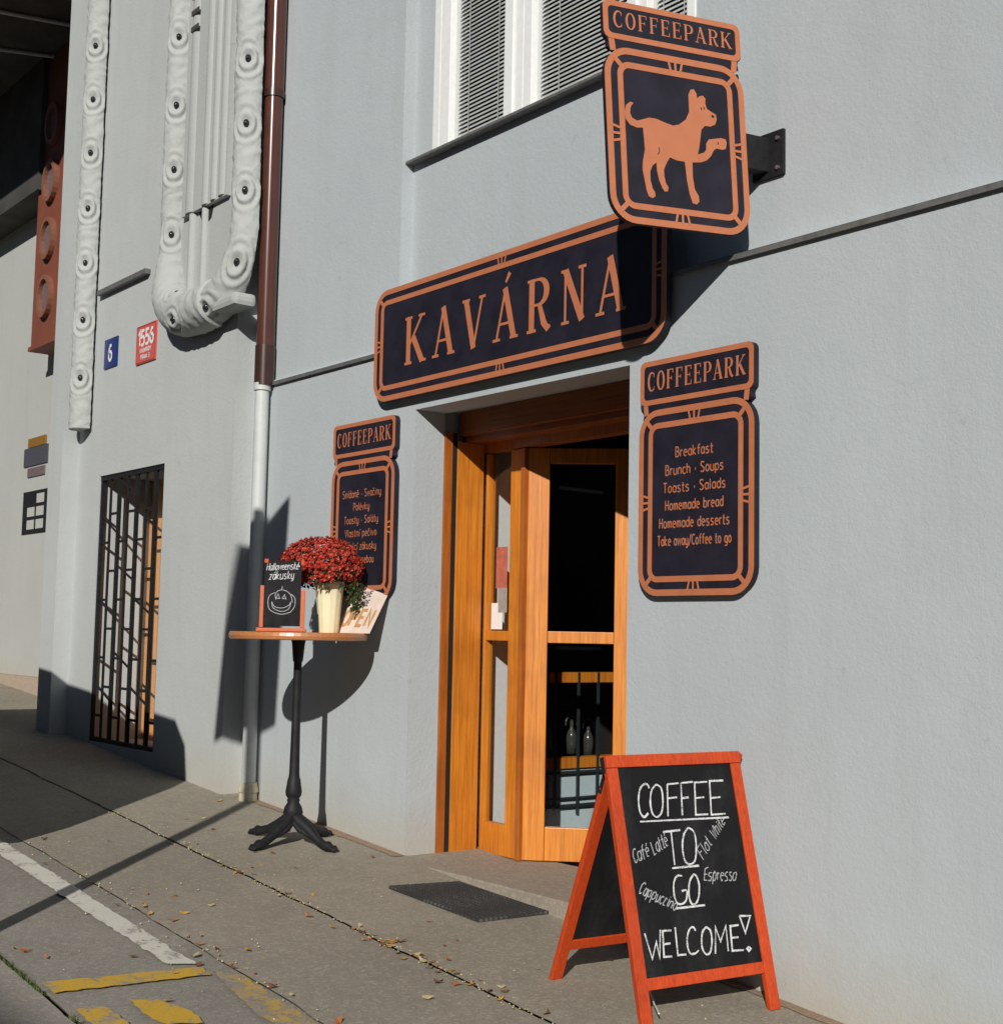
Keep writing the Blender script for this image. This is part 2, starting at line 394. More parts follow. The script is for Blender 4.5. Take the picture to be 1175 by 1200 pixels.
spots += [(-5.75, -1.62), (-5.55, -1.55), (-5.6, -1.38), (-6.15, -.6), (-6.22, -.66), (-5.9, -.17), (-5.1, -2.2), (-5.0, -2.15), (-5.15, -2.22), (-5.4, -1.3)]
for k, (x, y) in enumerate(spots):
    src = lm[k % 8]
    o = src if k < 8 else src.copy()
    if k >= 8: COL.objects.link(o)
    if k >= 8: o.name = 'fallen_leaf'
    s_ = random.uniform(.010, .022); o.location = (x, y, gz(x) + .006); o.rotation_euler = (random.gauss(0, .25), random.gauss(0, .25), random.random() * 6.28); o.scale = (s_, s_, s_)
    kind = ('yellow', 'brown', 'orange', 'pale')[(k % 8) // 2]
    where = ('beside the green moss joint' if y < -2.1 else 'among the yellow markings' if y < -1.62 and x > -4.9 else 'beside the white painted line' if y < -1.62 else
             'in the joint nearest the white line' if y < -1.5 else 'on the middle strip of the footpath' if y < -1.02 else 'in the long joint of the footpath' if y < -.84 else
             'on the paving near the table foot' if x < -5.8 else 'on the paving near the door mat' if x < -4.5 else 'on the paving near the sandwich board')
    if x < -6.0 and y < -.84: where += ', far up the slope'
    lab = '%s dried leaf lying %s' % (kind, where); tag(o, lab, 'leaf', lab.replace('leaf', 'leaves'))

# ------------------------------------------------------------------ cafe building
B = thing('cafe_building', 'pale grey plastered corner of a building with orange wooden cafe door and snake reliefs', 'building', (-5, .3, gz(-5)))
ZT = 8.0; OL, OR = -5.872, -4.243; HD = 1.170; CO = 1.515
# plinth wall (front plane y = 0) round the door opening
mb = MB(); mb.box(OR, 6, 0, .5, -2.6, CO); mb.box(-7.684, OL, 0, .19, -2.0, CO); mb.box(-7.684, -5.93, .19, .5, -2.0, CO); mb.box(OL, OR, 0, .19, HD, CO)
mb.box(-5.93, OR, .19, .5, 1.19, CO)
obj('plinth_wall', mb, 'plaster', B)
mb = MB(); mb.box(-7.684, -6.09, .02, .5, CO, ZT); obj('upper_wall', mb, 'plaster', B)
WL, WR, WB, WT = -5.905, -3.955, 2.565, 4.45
mb = MB(); mb.box(-6.09, WL, .095, .5, CO, ZT); mb.box(WR, 6, .095, .5, CO, ZT); mb.box(WL, WR, .095, .5, CO, WB); mb.box(WL, WR, .095, .5, WT, ZT)
obj('upper_wall', mb, 'plaster', B)
# string course flashing with drip edge
mb = MB(); mb.box(-7.55, -6.088, -.016, .02, CO, CO + .010); mb.box(-6.088, 6, -.016, .095, CO, CO + .010)
mb.box(-7.55, 6, -.019, -.016, CO - .012, CO + .010)
obj('string_course', mb, 'flashing', B)
mb = MB(); mb.add([(-7.55, -.014, CO + .012), (-6.09, -.014, CO + .012), (-6.09, .02, CO + .035), (-7.55, .02, CO + .035)], [(0, 1, 2, 3)])
mb.add([(-6.088, -.014, CO + .013), (6, -.014, CO + .013), (6, .095, CO + .05), (-6.088, .095, CO + .05)], [(0, 1, 2, 3)])
obj('ledge_slope', mb, 'plaster', B)
# bay on the left
GX0, GX1, GZ0, GZ1 = -9.832, -8.69, -.828, 1.122; BY = -.13
mb = MB(); mb.box(-10.28, GX0, BY, .5, -2, ZT); mb.box(GX1, -7.684, BY, .5, -2, ZT); mb.box(GX0, GX1, BY, .5, -2, GZ0); mb.box(GX0, GX1, BY, .5, GZ1, ZT)
obj('bay_wall', mb, 'plaster_bay', B)
mb = MB(); mb.box(-10.56, -10.28, -.26, 1.5, -2, ZT); obj('pilaster', mb, 'plaster_bay', B)
mb = MB(); mb.box(-9.95, -9.06, BY - .045, BY, 2.51, 2.545); obj('ledge', mb, 'flashing', B)
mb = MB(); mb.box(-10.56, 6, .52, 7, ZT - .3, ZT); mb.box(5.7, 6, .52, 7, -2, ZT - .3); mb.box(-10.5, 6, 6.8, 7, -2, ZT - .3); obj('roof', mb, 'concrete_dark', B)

# grille window in the bay
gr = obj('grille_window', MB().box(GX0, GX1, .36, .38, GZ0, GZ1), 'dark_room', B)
mb = MB(); X0 = GX0
for a, b in ((GX0, GX0 + .30), (GX0 + .42, GX0 + .50), (GX1 - .1, GX1)): mb.box(a, b, .28, .345, GZ0, GZ1)
mb.box(GX0 + .30, GX1 - .1, .282, .343, GZ0, GZ0 + .12); mb.box(GX0 + .30, GX1 - .1, .282, .343, GZ1 - .1, GZ1); obj('wooden_sash', mb, 'grille_window_wood', gr)
mb = MB(); mb.box(GX0 + .30, GX1, .31, .314, GZ0 + .1, GZ1 - .1); obj('pane', mb, 'glass', gr)
grl = obj('window_grille', MB().box(GX0, GX1, BY + .01, BY + .045, GZ0, GZ0 + .03), 'black_iron', B)
obj('top_rail', MB().box(GX0, GX1, BY + .01, BY + .045, GZ1 - .035, GZ1), 'black_iron', grl)
thick = obj('bar', MB().box(-.016, .016, BY + .012, BY + .034, GZ0 + .03, GZ1 - .035), 'black_iron', grl)
thin = obj('bar', MB().box(-.009, .009, BY + .016, BY + .030, GZ0 + .03, GZ1 - .035), 'black_iron', grl)
NB = 8; dx = (GX1 - GX0 - .03) / (NB - 1)
bx_ = [GX0 + .015 + dx * k for k in range(NB)]
for k in range(NB):
    src = thick if k % 2 == 0 or k == NB - 1 else thin
    if k < 2: src.location.x = bx_[k]
    else: share('bar', src, grl, (bx_[k], src.location.y, src.location.z))
for k in range(NB - 1):
    for q in range(5):
        z = GZ0 + .18 + q * .42 + (.21 if k % 2 else 0)
        if z < GZ1 - .1:
            obj('crossbar', MB().box(bx_[k] + .012, bx_[k + 1] - .010, BY + .017, BY + .029, z, z + .018), 'black_iron', grl)
for k in (0, 2, 4):
    for q in range(3):
        z = GZ0 + .30 + q * .62 + (k % 4) * .12
        a = Vector((bx_[k], BY + .023, z + .12)); b = Vector((bx_[k + 2], BY + .023, z))
        obj('diagonal_bar', MB().tube([a, b], .009, 6), 'black_iron', grl)

# drainpipe: brown above, white below
dp = obj('drainpipe', MB().tube([(-7.46, -.05, 1.50), (-7.46, -.05, 1.75)], .062, 20), 'brown_pipe_dark', B, True)
obj('pipe', MB().tube([(-7.46, -.05, 1.74), (-7.46, -.05, 3.40)], .057, 20), 'brown_pipe', dp, True)
obj('pipe', MB().tube([(-7.46, -.05, 3.36), (-7.46, -.05, 7.9)], .062, 20), 'brown_pipe', dp, True)
obj('joint', MB().tube([(-7.46, -.05, 3.33), (-7.46, -.05, 3.375)], .066, 20), 'brown_pipe_dark', dp, True)
obj('lower_pipe', MB().tube([(-7.46, -.06, gz(-7.46) + .1), (-7.46, -.06, 1.49)], .043, 20), 'white_pipe', dp, True)
obj('socket', MB().tube([(-7.46, -.06, 1.47), (-7.46, -.06, 1.515)], .053, 20), 'white_pipe', dp, True)
obj('foot', MB().tube([(-7.46, -.06, gz(-7.46)), (-7.46, -.06, gz(-7.46) + .05), (-7.46, -.06, gz(-7.46) + .055), (-7.46, -.06, gz(-7.46) + .11)], [.056, .054, .062, .052], 16), 'pipe_foot', dp)

# first floor window with blinds
wy = .075
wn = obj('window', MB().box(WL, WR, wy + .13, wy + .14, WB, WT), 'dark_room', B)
mb = MB()
for a, b in ((WL, WL + .06), (WL + .063, WL + .15), (-5.27, -5.20), (-5.197, -5.13), (-5.127, -5.065), (-4.37, -4.31), (-4.307, -4.25), (WR - .05, WR)):
    mb.box(a, b, wy + (.0 if (a * 1000) % 2 < 1 else .012), wy + .12, WB + .012, WT)
obj('frame', mb, 'white_paint', wn, bevel=.004)
mb = MB(); mb.box(WL + .15, -5.27, wy + .03, wy + .12, WB + .012, WB + .03); mb.box(-5.065, -4.37, wy + .03, wy + .12, WB + .012, WB + .03); mb.box(-4.25, WR - .05, wy + .03, wy + .12, WB + .012, WB + .03)
obj('bottom_rail', mb, 'white_paint', wn)
obj('sill', MB().box(-6.10, WR + .06, wy - .035, wy + .13, WB - .004, WB + .01), 'flashing', B)
pan = ((WL + .152, -5.272), (-5.063, -4.372), (-4.248, WR - .052))
for a, b in pan:
    sl0 = None
    mb = MB(); Ms = Matrix.Translation((0, wy + .075, 0)) @ Matrix.Rotation(R(58), 4, 'X')
    mb.box(a + .004, b - .004, -.0105, .0105, -.0006, .0006, Ms)
    for k in range(46):
        z = WB + .04 + k * .0225
        if z > WB + 1.1: break
        if sl0 is None: sl0 = obj('slat', mb, 'slat_grey', wn); sl0.location.z = z - 0; base = sl0.matrix_basis.copy()
        else:
            o = share('slat', sl0, wn); o.location = (0, 0, z)
    c = obj('cord', MB().box(a + .22 * (b - a), a + .22 * (b - a) + .004, wy + .058, wy + .060, WB + .03, WT), 'slat_grey', wn)
    obj('cord', MB().box(a + .75 * (b - a), a + .75 * (b - a) + .004, wy + .058, wy + .060, WB + .03, WT), 'slat_grey', wn)
obj('pane', MB().box(WL + .15, WR - .05, wy + .05, wy + .053, WB + .03, WT), 'glass', wn)

# ------------------------------------------------------------------ reliefs
def sweep(name, path, rad0, eyes, parent, seg=56, step=.009, y0=BY, rings=.014, fat=None):
    """plaster serpent: half-round body following a path in the wall plane; eyes = [(arc length, angle)]"""
    P = [Vector(p) for p in path]
    # Catmull resample
    pts = []; 
    for i in range(len(P) - 1):
        p0 = P[max(i - 1, 0)]; p1 = P[i]; p2 = P[i + 1]; p3 = P[min(i + 2, len(P) - 1)]
        k = max(2, int((p2 - p1).length / step))
        for j in range(k):
            t = j / k; pts.append(.5 * ((2 * p1) + (-p0 + p2) * t + (2 * p0 - 5 * p1 + 4 * p2 - p3) * t * t + (-p0 + 3 * p1 - 3 * p2 + p3) * t ** 3))
    pts.append(P[-1]); S = [0]
    for i in range(1, len(pts)): S.append(S[-1] + (pts[i] - pts[i - 1]).length)
    a0, a1 = R(-100), R(100); vs = []; fs = []
    for i, p in enumerate(pts):
        t = (pts[min(i + 1, len(pts) - 1)] - pts[max(i - 1, 0)]).normalized(); side = Vector((-t.z, 0, t.x)); Nn = Vector((0, -1, 0))
        rad = rad0 + (fat(p) if fat else 0)
        for j in range(seg + 1):
            a = a0 + (a1 - a0) * j / seg; d = (Nn * math.cos(a) + side * math.sin(a))
            h = 0
            for (s0, ph) in eyes:
                ds = S[i] - s0
                if abs(ds) > .2: continue
                rr = math.hypot(rad * (a - R(ph)) / .062, ds / .080)
                if rr < 2.0:
                    h += rings * .8 * math.cos(rr * 8.2 - .6) * math.exp(-rr * .45) * min(1, (2.0 - rr) * 3) + .010 * max(0, 1 - rr / 1.2)
                    if rr < .42: h -= .034 * (1 - rr / .42) ** .5
            q = p + d * rad
            h += noise.noise(q * 7) * .005 + noise.noise(q * 22) * .004 + noise.noise(q * 60) * .0022 + .0022 * math.sin(S[i] * 70 + 5 * noise.noise(q * 6) + 3 * a) * (1 if not any(abs(S[i] - e[0]) < .14 for e in eyes) else .25)
            q = p + d * (rad + h); q.y = max(q.y, -99) if q.y < y0 + .01 else y0 + .01
            vs.append(tuple(q))
    w_ = seg + 1
    for i in range(len(pts) - 1):
        for j in range(seg): fs.append((i * w_ + j, i * w_ + j + 1, (i + 1) * w_ + j + 1, (i + 1) * w_ + j))
    fs.append(tuple(range(w_))); fs.append(tuple(reversed(range((len(pts) - 1) * w_, len(pts) * w_))))
    mb = MB(); mb.add(vs, fs); o = obj(name, mb, 'relief', parent, True)
    for (s0, ph) in eyes:
        i = min(range(len(S)), key=lambda k: abs(S[k] - s0)); p = pts[i]
        t = (pts[min(i + 1, len(pts) - 1)] - pts[max(i - 1, 0)]).normalized(); side = Vector((-t.z, 0, t.x))
        d = Vector((0, -1, 0)) * math.cos(R(ph)) + side * math.sin(R(ph)); c = p + d * (rad0 + (fat(p) if fat else 0) - .010)
        mb = MB(); vs = []; 
        ax = t; ay = d.cross(t)
        for (q, h) in ((1, 0), (.8, .012), (.4, .019)):
            for j in range(12): vs.append(tuple(c + (ax * math.cos(j * math.pi / 6) * 1.35 + ay * math.sin(j * math.pi / 6)) * q * .0195 + d * h))
        fs2 = []
        for k in range(2):
            for j in range(12): fs2.append((k * 12 + j, k * 12 + (j + 1) % 12, k * 12 + 12 + (j + 1) % 12, k * 12 + 12 + j))
        fs2.append(tuple(range(24, 36))); mb.add(vs, fs2); obj('eye', mb, 'eye', o, True)
    return o
# long straight body beside the pilaster; z of its eyes
ez = [4.50, 4.075, 3.645, 3.21, 2.78, 2.33, 1.885]
sx = -10.13; sy = -.17
sweep('serpent_relief', [(sx, sy, 7), (sx, sy, 5.2), (sx, sy, 3), (sx + .01, sy, 1.50)], .104, [(7 - z, 48) for z in ez], B)
# U shaped body
ul = sweep('serpent_relief', [(-8.62, -.15, 7), (-8.62, -.15, 4.2), (-8.61, -.15, 2.75), (-8.60, -.16, 2.42), (-8.53, -.17, 2.20), (-8.36, -.18, 2.09), (-8.05, -.19, 2.06), (-7.84, -.19, 2.07)], .106,
      [(7 - z, 46) for z in (4.06, 3.57, 3.12, 2.665)] + [(5.15, -25), (5.0, 62)], B, fat=lambda p: .045 * max(0, min(1, (2.55 - p.z) / .3)))
ur = sweep('serpent_relief', [(-7.92, -.18, 2.07), (-7.70, -.18, 2.12), (-7.55, -.17, 2.33), (-7.53, -.16, 2.6), (-7.55, -.16, 3.3), (-7.56, -.16, 5), (-7.56, -.16, 7)], .106, [(.47 + (z - 2.33), -46) for z in (2.30, 2.72, 3.15, 3.57)] + [(.10, -30)], B, fat=lambda p: .03 * max(0, min(1, (2.4 - p.z) / .3)))
# blunt snout at the end of the U
mb = MB(); mb.box(-7.76, -7.44, -.285, BY, 1.975, 2.06); obj('snout', mb, 'relief', B, bevel=.03)
# plaster panel and fluted block between the arms of the U
mb = MB(); mb.box(-8.52, -7.62, BY - .03, BY, 2.15, ZT - .1); obj('relief_panel', mb, 'relief', B)
blk = obj('fluted_block', MB().box(-8.44, -7.78, BY - .065, BY - .03, 2.76, 7.5), 'relief', B)
for k, (x, r_) in enumerate(((-8.325, .13), (-8.09, .075), (-7.965, .062), (-7.85, .075))):
    obj('flute', MB().tube([(x, BY - .065 - .016 + r_ * .9, 2.765 + .002 * k), (x, BY - .065 - .016 + r_ * .9, 7.45)], r_ * .9, 24), 'relief', blk, True)
for k in range(5):
    obj('notch_shade', MB().box(-8.36, -8.25, BY - .088, BY - .0815, 4.02 + k * .115, 4.055 + k * .115), 'concrete_dark', blk)  # dark raised plates paint the shade of carved notches
mb = MB(); mb.add([(-8.24, BY - .034, 2.755), (-8.02, BY - .034, 2.755), (-8.05, BY - .034, 2.68), (-8.10, BY - .034, 2.66), (-8.10, BY - .034, 2.58), (-8.18, BY - .034, 2.56), (-8.19, BY - .034, 2.69)], [(0, 1, 2, 3, 4, 5, 6)]); obj('cavity_shade', mb, 'dark_room', B)  # flat black sheet paints the shade of a hollow below the block
mb = MB(); mb.tube([(-8.30, BY - .035, 2.16), (-8.30, BY - .035, 2.755)], .035, 12); mb.tube([(-8.12, BY - .035, 2.14), (-8.12, BY - .035, 2.755)], .03, 12); obj('lower_flute', mb, 'relief', B, True)

# ------------------------------------------------------------------ door
DF = obj('door_frame', MB().box(OL, OR, .33, .47, 1.03, 1.188).box(OL, OR, .29, .33, 1.06, 1.188), 'shaded_header_wood', B)
mb = MB(); mb.box(-5.929, -5.862, .192, .240, gz(-5.87) - .02, 1.074); obj('casing', mb, 'door_wood_dark', DF)
mb = MB(); mb.box(-5.929, -5.870, .2405, .276, -1.15, 1.074); obj('groove_shade', mb, 'dark_room', DF)  # black filler stands in for the shade inside this gap
mb = MB(); mb.box(-5.929, -5.866, .2765, .455, -1.148, 1.03); obj('lining_board', mb, 'door_wood', DF, bevel=.004)
mb = MB(); mb.box(OR + .002, OR + .02, .192, .455, -1.14, 1.03); obj('lining_board', mb, 'door_wood', DF)
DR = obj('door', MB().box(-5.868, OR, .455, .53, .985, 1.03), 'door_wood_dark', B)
def leaf(x0, x1, name, st0, st1, y0, y1, mid=(-.022, .022), bot=-.985, lab=None, matn='door_wood'):
    """glazed leaf from x0 to x1 with stile widths st0 and st1"""
    z0 = -1.145; z1 = .98
    if st0: obj('stile', MB().box(x0, x0 + st0, y0, y1, z0, z1), matn, DR, bevel=.004)
    obj('stile', MB().box(x1 - st1, x1, y0, y1, z0, z1), matn, DR, bevel=.004)
    a, b = x0 + st0, x1 - st1
    obj('rail', MB().box(a + .001, b - .001, y0 + .006, y1 - .003, mid[0] - .008, mid[1]), matn, DR, bevel=.003)
    obj('bottom_rail', MB().box(a + .001, b - .001, y0 + .004, y1 - .003, z0, bot), matn, DR, bevel=.003)
    obj('pane', MB().box(a + .001, b - .001, y0 + .035, y0 + .039, mid[1], z1), 'glass', DR)
    obj('pane', MB().box(a + .001, b - .001, y0 + .035, y0 + .039, bot, mid[0] - .008), 'glass', DR)
leaf(-5.868, -5.545, 'sidelight', .02, .105, .470, .525)
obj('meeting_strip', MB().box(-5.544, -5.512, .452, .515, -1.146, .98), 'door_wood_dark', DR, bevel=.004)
# the middle leaf is folded inwards on its left hinge
Ml = frame((-5.508, .475, 0), (.688, .725, 0), (0, 0, 1))
obj('stile', MB().box(0, .112, -1.143, .98, -.05, 0, Ml), 'door_wood', DR, bevel=.004)
obj('stile', MB().box(.455, .530, -1.143, .98, -.05, 0, Ml), 'door_wood', DR, bevel=.004)
obj('rail', MB().box(.113, .454, -.036, .024, -.045, -.006, Ml), 'door_wood', DR, bevel=.003)
obj('bottom_rail', MB().box(.113, .454, -1.143, -.975, -.047, -.004, Ml), 'door_wood', DR, bevel=.003)
obj('top_rail', MB().box(.113, .454, .90, .98, -.047, -.004, Ml), 'door_wood', DR, bevel=.003)
obj('pane', MB().box(.113, .454, .024, .90, -.030, -.026, Ml), 'glass', DR)
obj('pane', MB().box(.113, .454, -.975, -.036, -.030, -.026, Ml), 'glass', DR)
leaf(-4.725, OR, 'leaf', .10, .10, .470, .525)
# handle, stickers and notice
mb = MB(); mb.box(-5.80, -5.705, .500, .502, .25, .47); obj('notice', mb, 'sticker_red', DR)
obj('notice', MB().box(-5.835, -5.74, .500, .502, .03, .17), 'enamel_white', DR)
obj('notice', MB().box(-5.775, -5.70, .4985, .500, .12, .25), 'sticker_grey', DR)
th = obj('threshold', MB().box(OL + .01, OR, -.03, .62, -1.30, -1.149), 'threshold_stone', B, bevel=.006)

# what shows through the glass: side wall, glazed counter, dark room
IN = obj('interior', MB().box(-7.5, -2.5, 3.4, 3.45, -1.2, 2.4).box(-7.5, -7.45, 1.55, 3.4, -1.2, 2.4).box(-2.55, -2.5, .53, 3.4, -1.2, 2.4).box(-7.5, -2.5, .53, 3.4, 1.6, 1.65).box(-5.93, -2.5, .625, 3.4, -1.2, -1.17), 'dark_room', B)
mb = MB(); mb.box(-6.0, -5.93, .53, .90, -1.17, 1.6); obj('side_wall', mb, 'interior_white', IN)
ct = obj('counter', MB().box(-5.99, -5.94, 1.02, 1.60, -1.17, -.745), 'pale_blue', IN)
mb = MB(); mb.box(-5.985, -5.92, .98, 1.62, -.745, -.685); mb.box(-5.985, -5.92, 1.0, 1.62, -.262, -.205); obj('wooden_rail', mb, 'door_wood', IN)
mb = MB(); mb.box(-5.97, -5.925, .915, .985, -1.17, 1.2)
for y in (1.03, 1.20, 1.35, 1.50): mb.box(-5.925, -5.913, y, y + .014, -1.0, -.205)
mb.box(-5.925, -5.911, .985, 1.62, -.962, -.945); mb.box(-5.925, -5.911, .985, 1.62, -.915, -.905); mb.box(-5.926, -5.911, .985, 1.62, -.775, -.76)
obj('metal_bar', mb, 'dark_metal', IN)
mb = MB()
for y, z in ((1.08, -.47), (1.27, -.50), (1.40, -.52)):
    mb.tube([(-6.05, y + .045 * math.cos(R(q)), z + .04 * math.sin(R(q))) for q in range(-20, 201, 20)], .007, 6)
    mb.lathe([(.001, -.2), (.030, -.198), (.032, -.11), (.028, -.08), (.011, -.05), (.010, .0), (.001, .0)], (-6.06, y + .01, z + .02), 14)
obj('bottle', mb, 'bottle_glass', IN, True)

# ------------------------------------------------------------------ lettering
def arc(cx, cy, rx, ry, a0, a1, n_=10):
    return [(cx + rx * math.cos(R(a0 + (a1 - a0) * k / n_)), cy + ry * math.sin(R(a0 + (a1 - a0) * k / n_))) for k in range(n_ + 1)]
T, H_ = .155, .06
def serif(x, y, w_=.30): return ([(x - w_ / 2, y), (x + w_ / 2, y)], .055)
SER = {
 'K': [([(.16, 0), (.16, 1)], T), serif(.16, .03), serif(.16, .97), ([(.20, .40), (.70, .97)], H_), serif(.70, .97, .26), ([(.36, .55), (.74, .02)], T), serif(.77, .03, .26)],
 'A': [([(.12, .02), (.42, 1.0)], H_), ([(.40, 1.0), (.72, .02)], T), ([(.22, .32), (.62, .32)], .05), serif(.12, .03, .26), serif(.73, .03, .28)],
 'V': [([(.12, .98), (.42, 0)], T), ([(.42, 0), (.72, .98)], H_), serif(.12, .97, .28), serif(.72, .97, .24)],
 'R': [([(.16, 0), (.16, 1)], T), serif(.16, .03), serif(.12, .97, .22), ([(.16, .97)] + arc(.38, .735, .27, .235, 90, -90) + [(.16, .50)], [.05, .05, .07, .10, .13, .15, .155, .15, .13, .10, .07, .05, .05]), ([(.42, .49), (.56, .15), (.68, .03), (.78, .06)], [.11, .15, .12, .05])],
 'P': [([(.16, 0), (.16, 1)], T), serif(.16, .03), serif(.12, .97, .22), ([(.16, .97)] + arc(.38, .715, .27, .255, 90, -90) + [(.16, .46)], [.05, .05, .07, .10, .13, .15, .155, .15, .13, .10, .07, .05, .05])],
 'N': [([(.14, .02), (.14, .98)], H_), ([(.14, .98), (.66, .02)], T), ([(.66, .02), (.66, .98)], H_), serif(.14, .03, .24), serif(.11, .97, .22), serif(.66, .97, .24)],
 'C': [(arc(.42, .5, .31, .48, 48, 312, 18), [.06, .06, .07, .09, .11, .13, .145, .155, .155, .155, .155, .155, .145, .13, .11, .09, .07, .06, .06]), ([(.63, .72), (.63, .95)], .045), ([(.63, .05), (.63, .25)], .04)],
 'O': [(arc(.40, .5, .29, .48, 90, 450, 24), [.06 + .095 * abs(math.sin(k * math.pi / 12)) for k in range(25)])],
 'F': [([(.16, 0), (.16, 1)], T), serif(.16, .03), ([(.04, .97), (.64, .97)], .055), ([(.16, .52), (.50, .52)], .05), ([(.62, .97), (.62, .78)], .05), ([(.50, .62), (.50, .42)], .045)],
 'E': [([(.16, 0), (.16, 1)], T), ([(.04, .97), (.64, .97)], .055), ([(.16, .52), (.50, .52)], .05), ([(.04, .03), (.66, .03)], .055), ([(.62, .97), (.62, .78)], .05), ([(.64, .03), (.64, .24)], .05), ([(.50, .62), (.50, .42)], .045)],
}
SER['Á'] = SER['A'] + [([(.42, 1.10), (.56, 1.27)], [.05, .10])]
WID = {'N': .80, 'C': .76, 'O': .80, 'F': .72, 'E': .74, 'P': .74, 'V': .84, 'A': .86, 'Á': .86, 'K': .86, 'R': .82}
def serif_text(txt, x0, x1, y, h, z0, mat, name, parent, M, squeeze=.84, wgt=.92):
    tot = sum(WID[c] for c in txt); sc = (x1 - x0) / tot; x = x0
    for c in txt:
        mb = MB()
        for k, (pts, wd) in enumerate(SER[c]):
            # horizontal squeeze applies to positions, strokes keep their weight relative to height
            P = [(x + (px * squeeze + (1 - squeeze) * .4) * sc, y + py * h) for px, py in pts]
            g = h * wgt
            mb.ribbon(P, [v * g for v in wd] if isinstance(wd, list) else wd * g, z0, M=M)
        obj(name, mb, mat, parent); x += WID[c] * sc
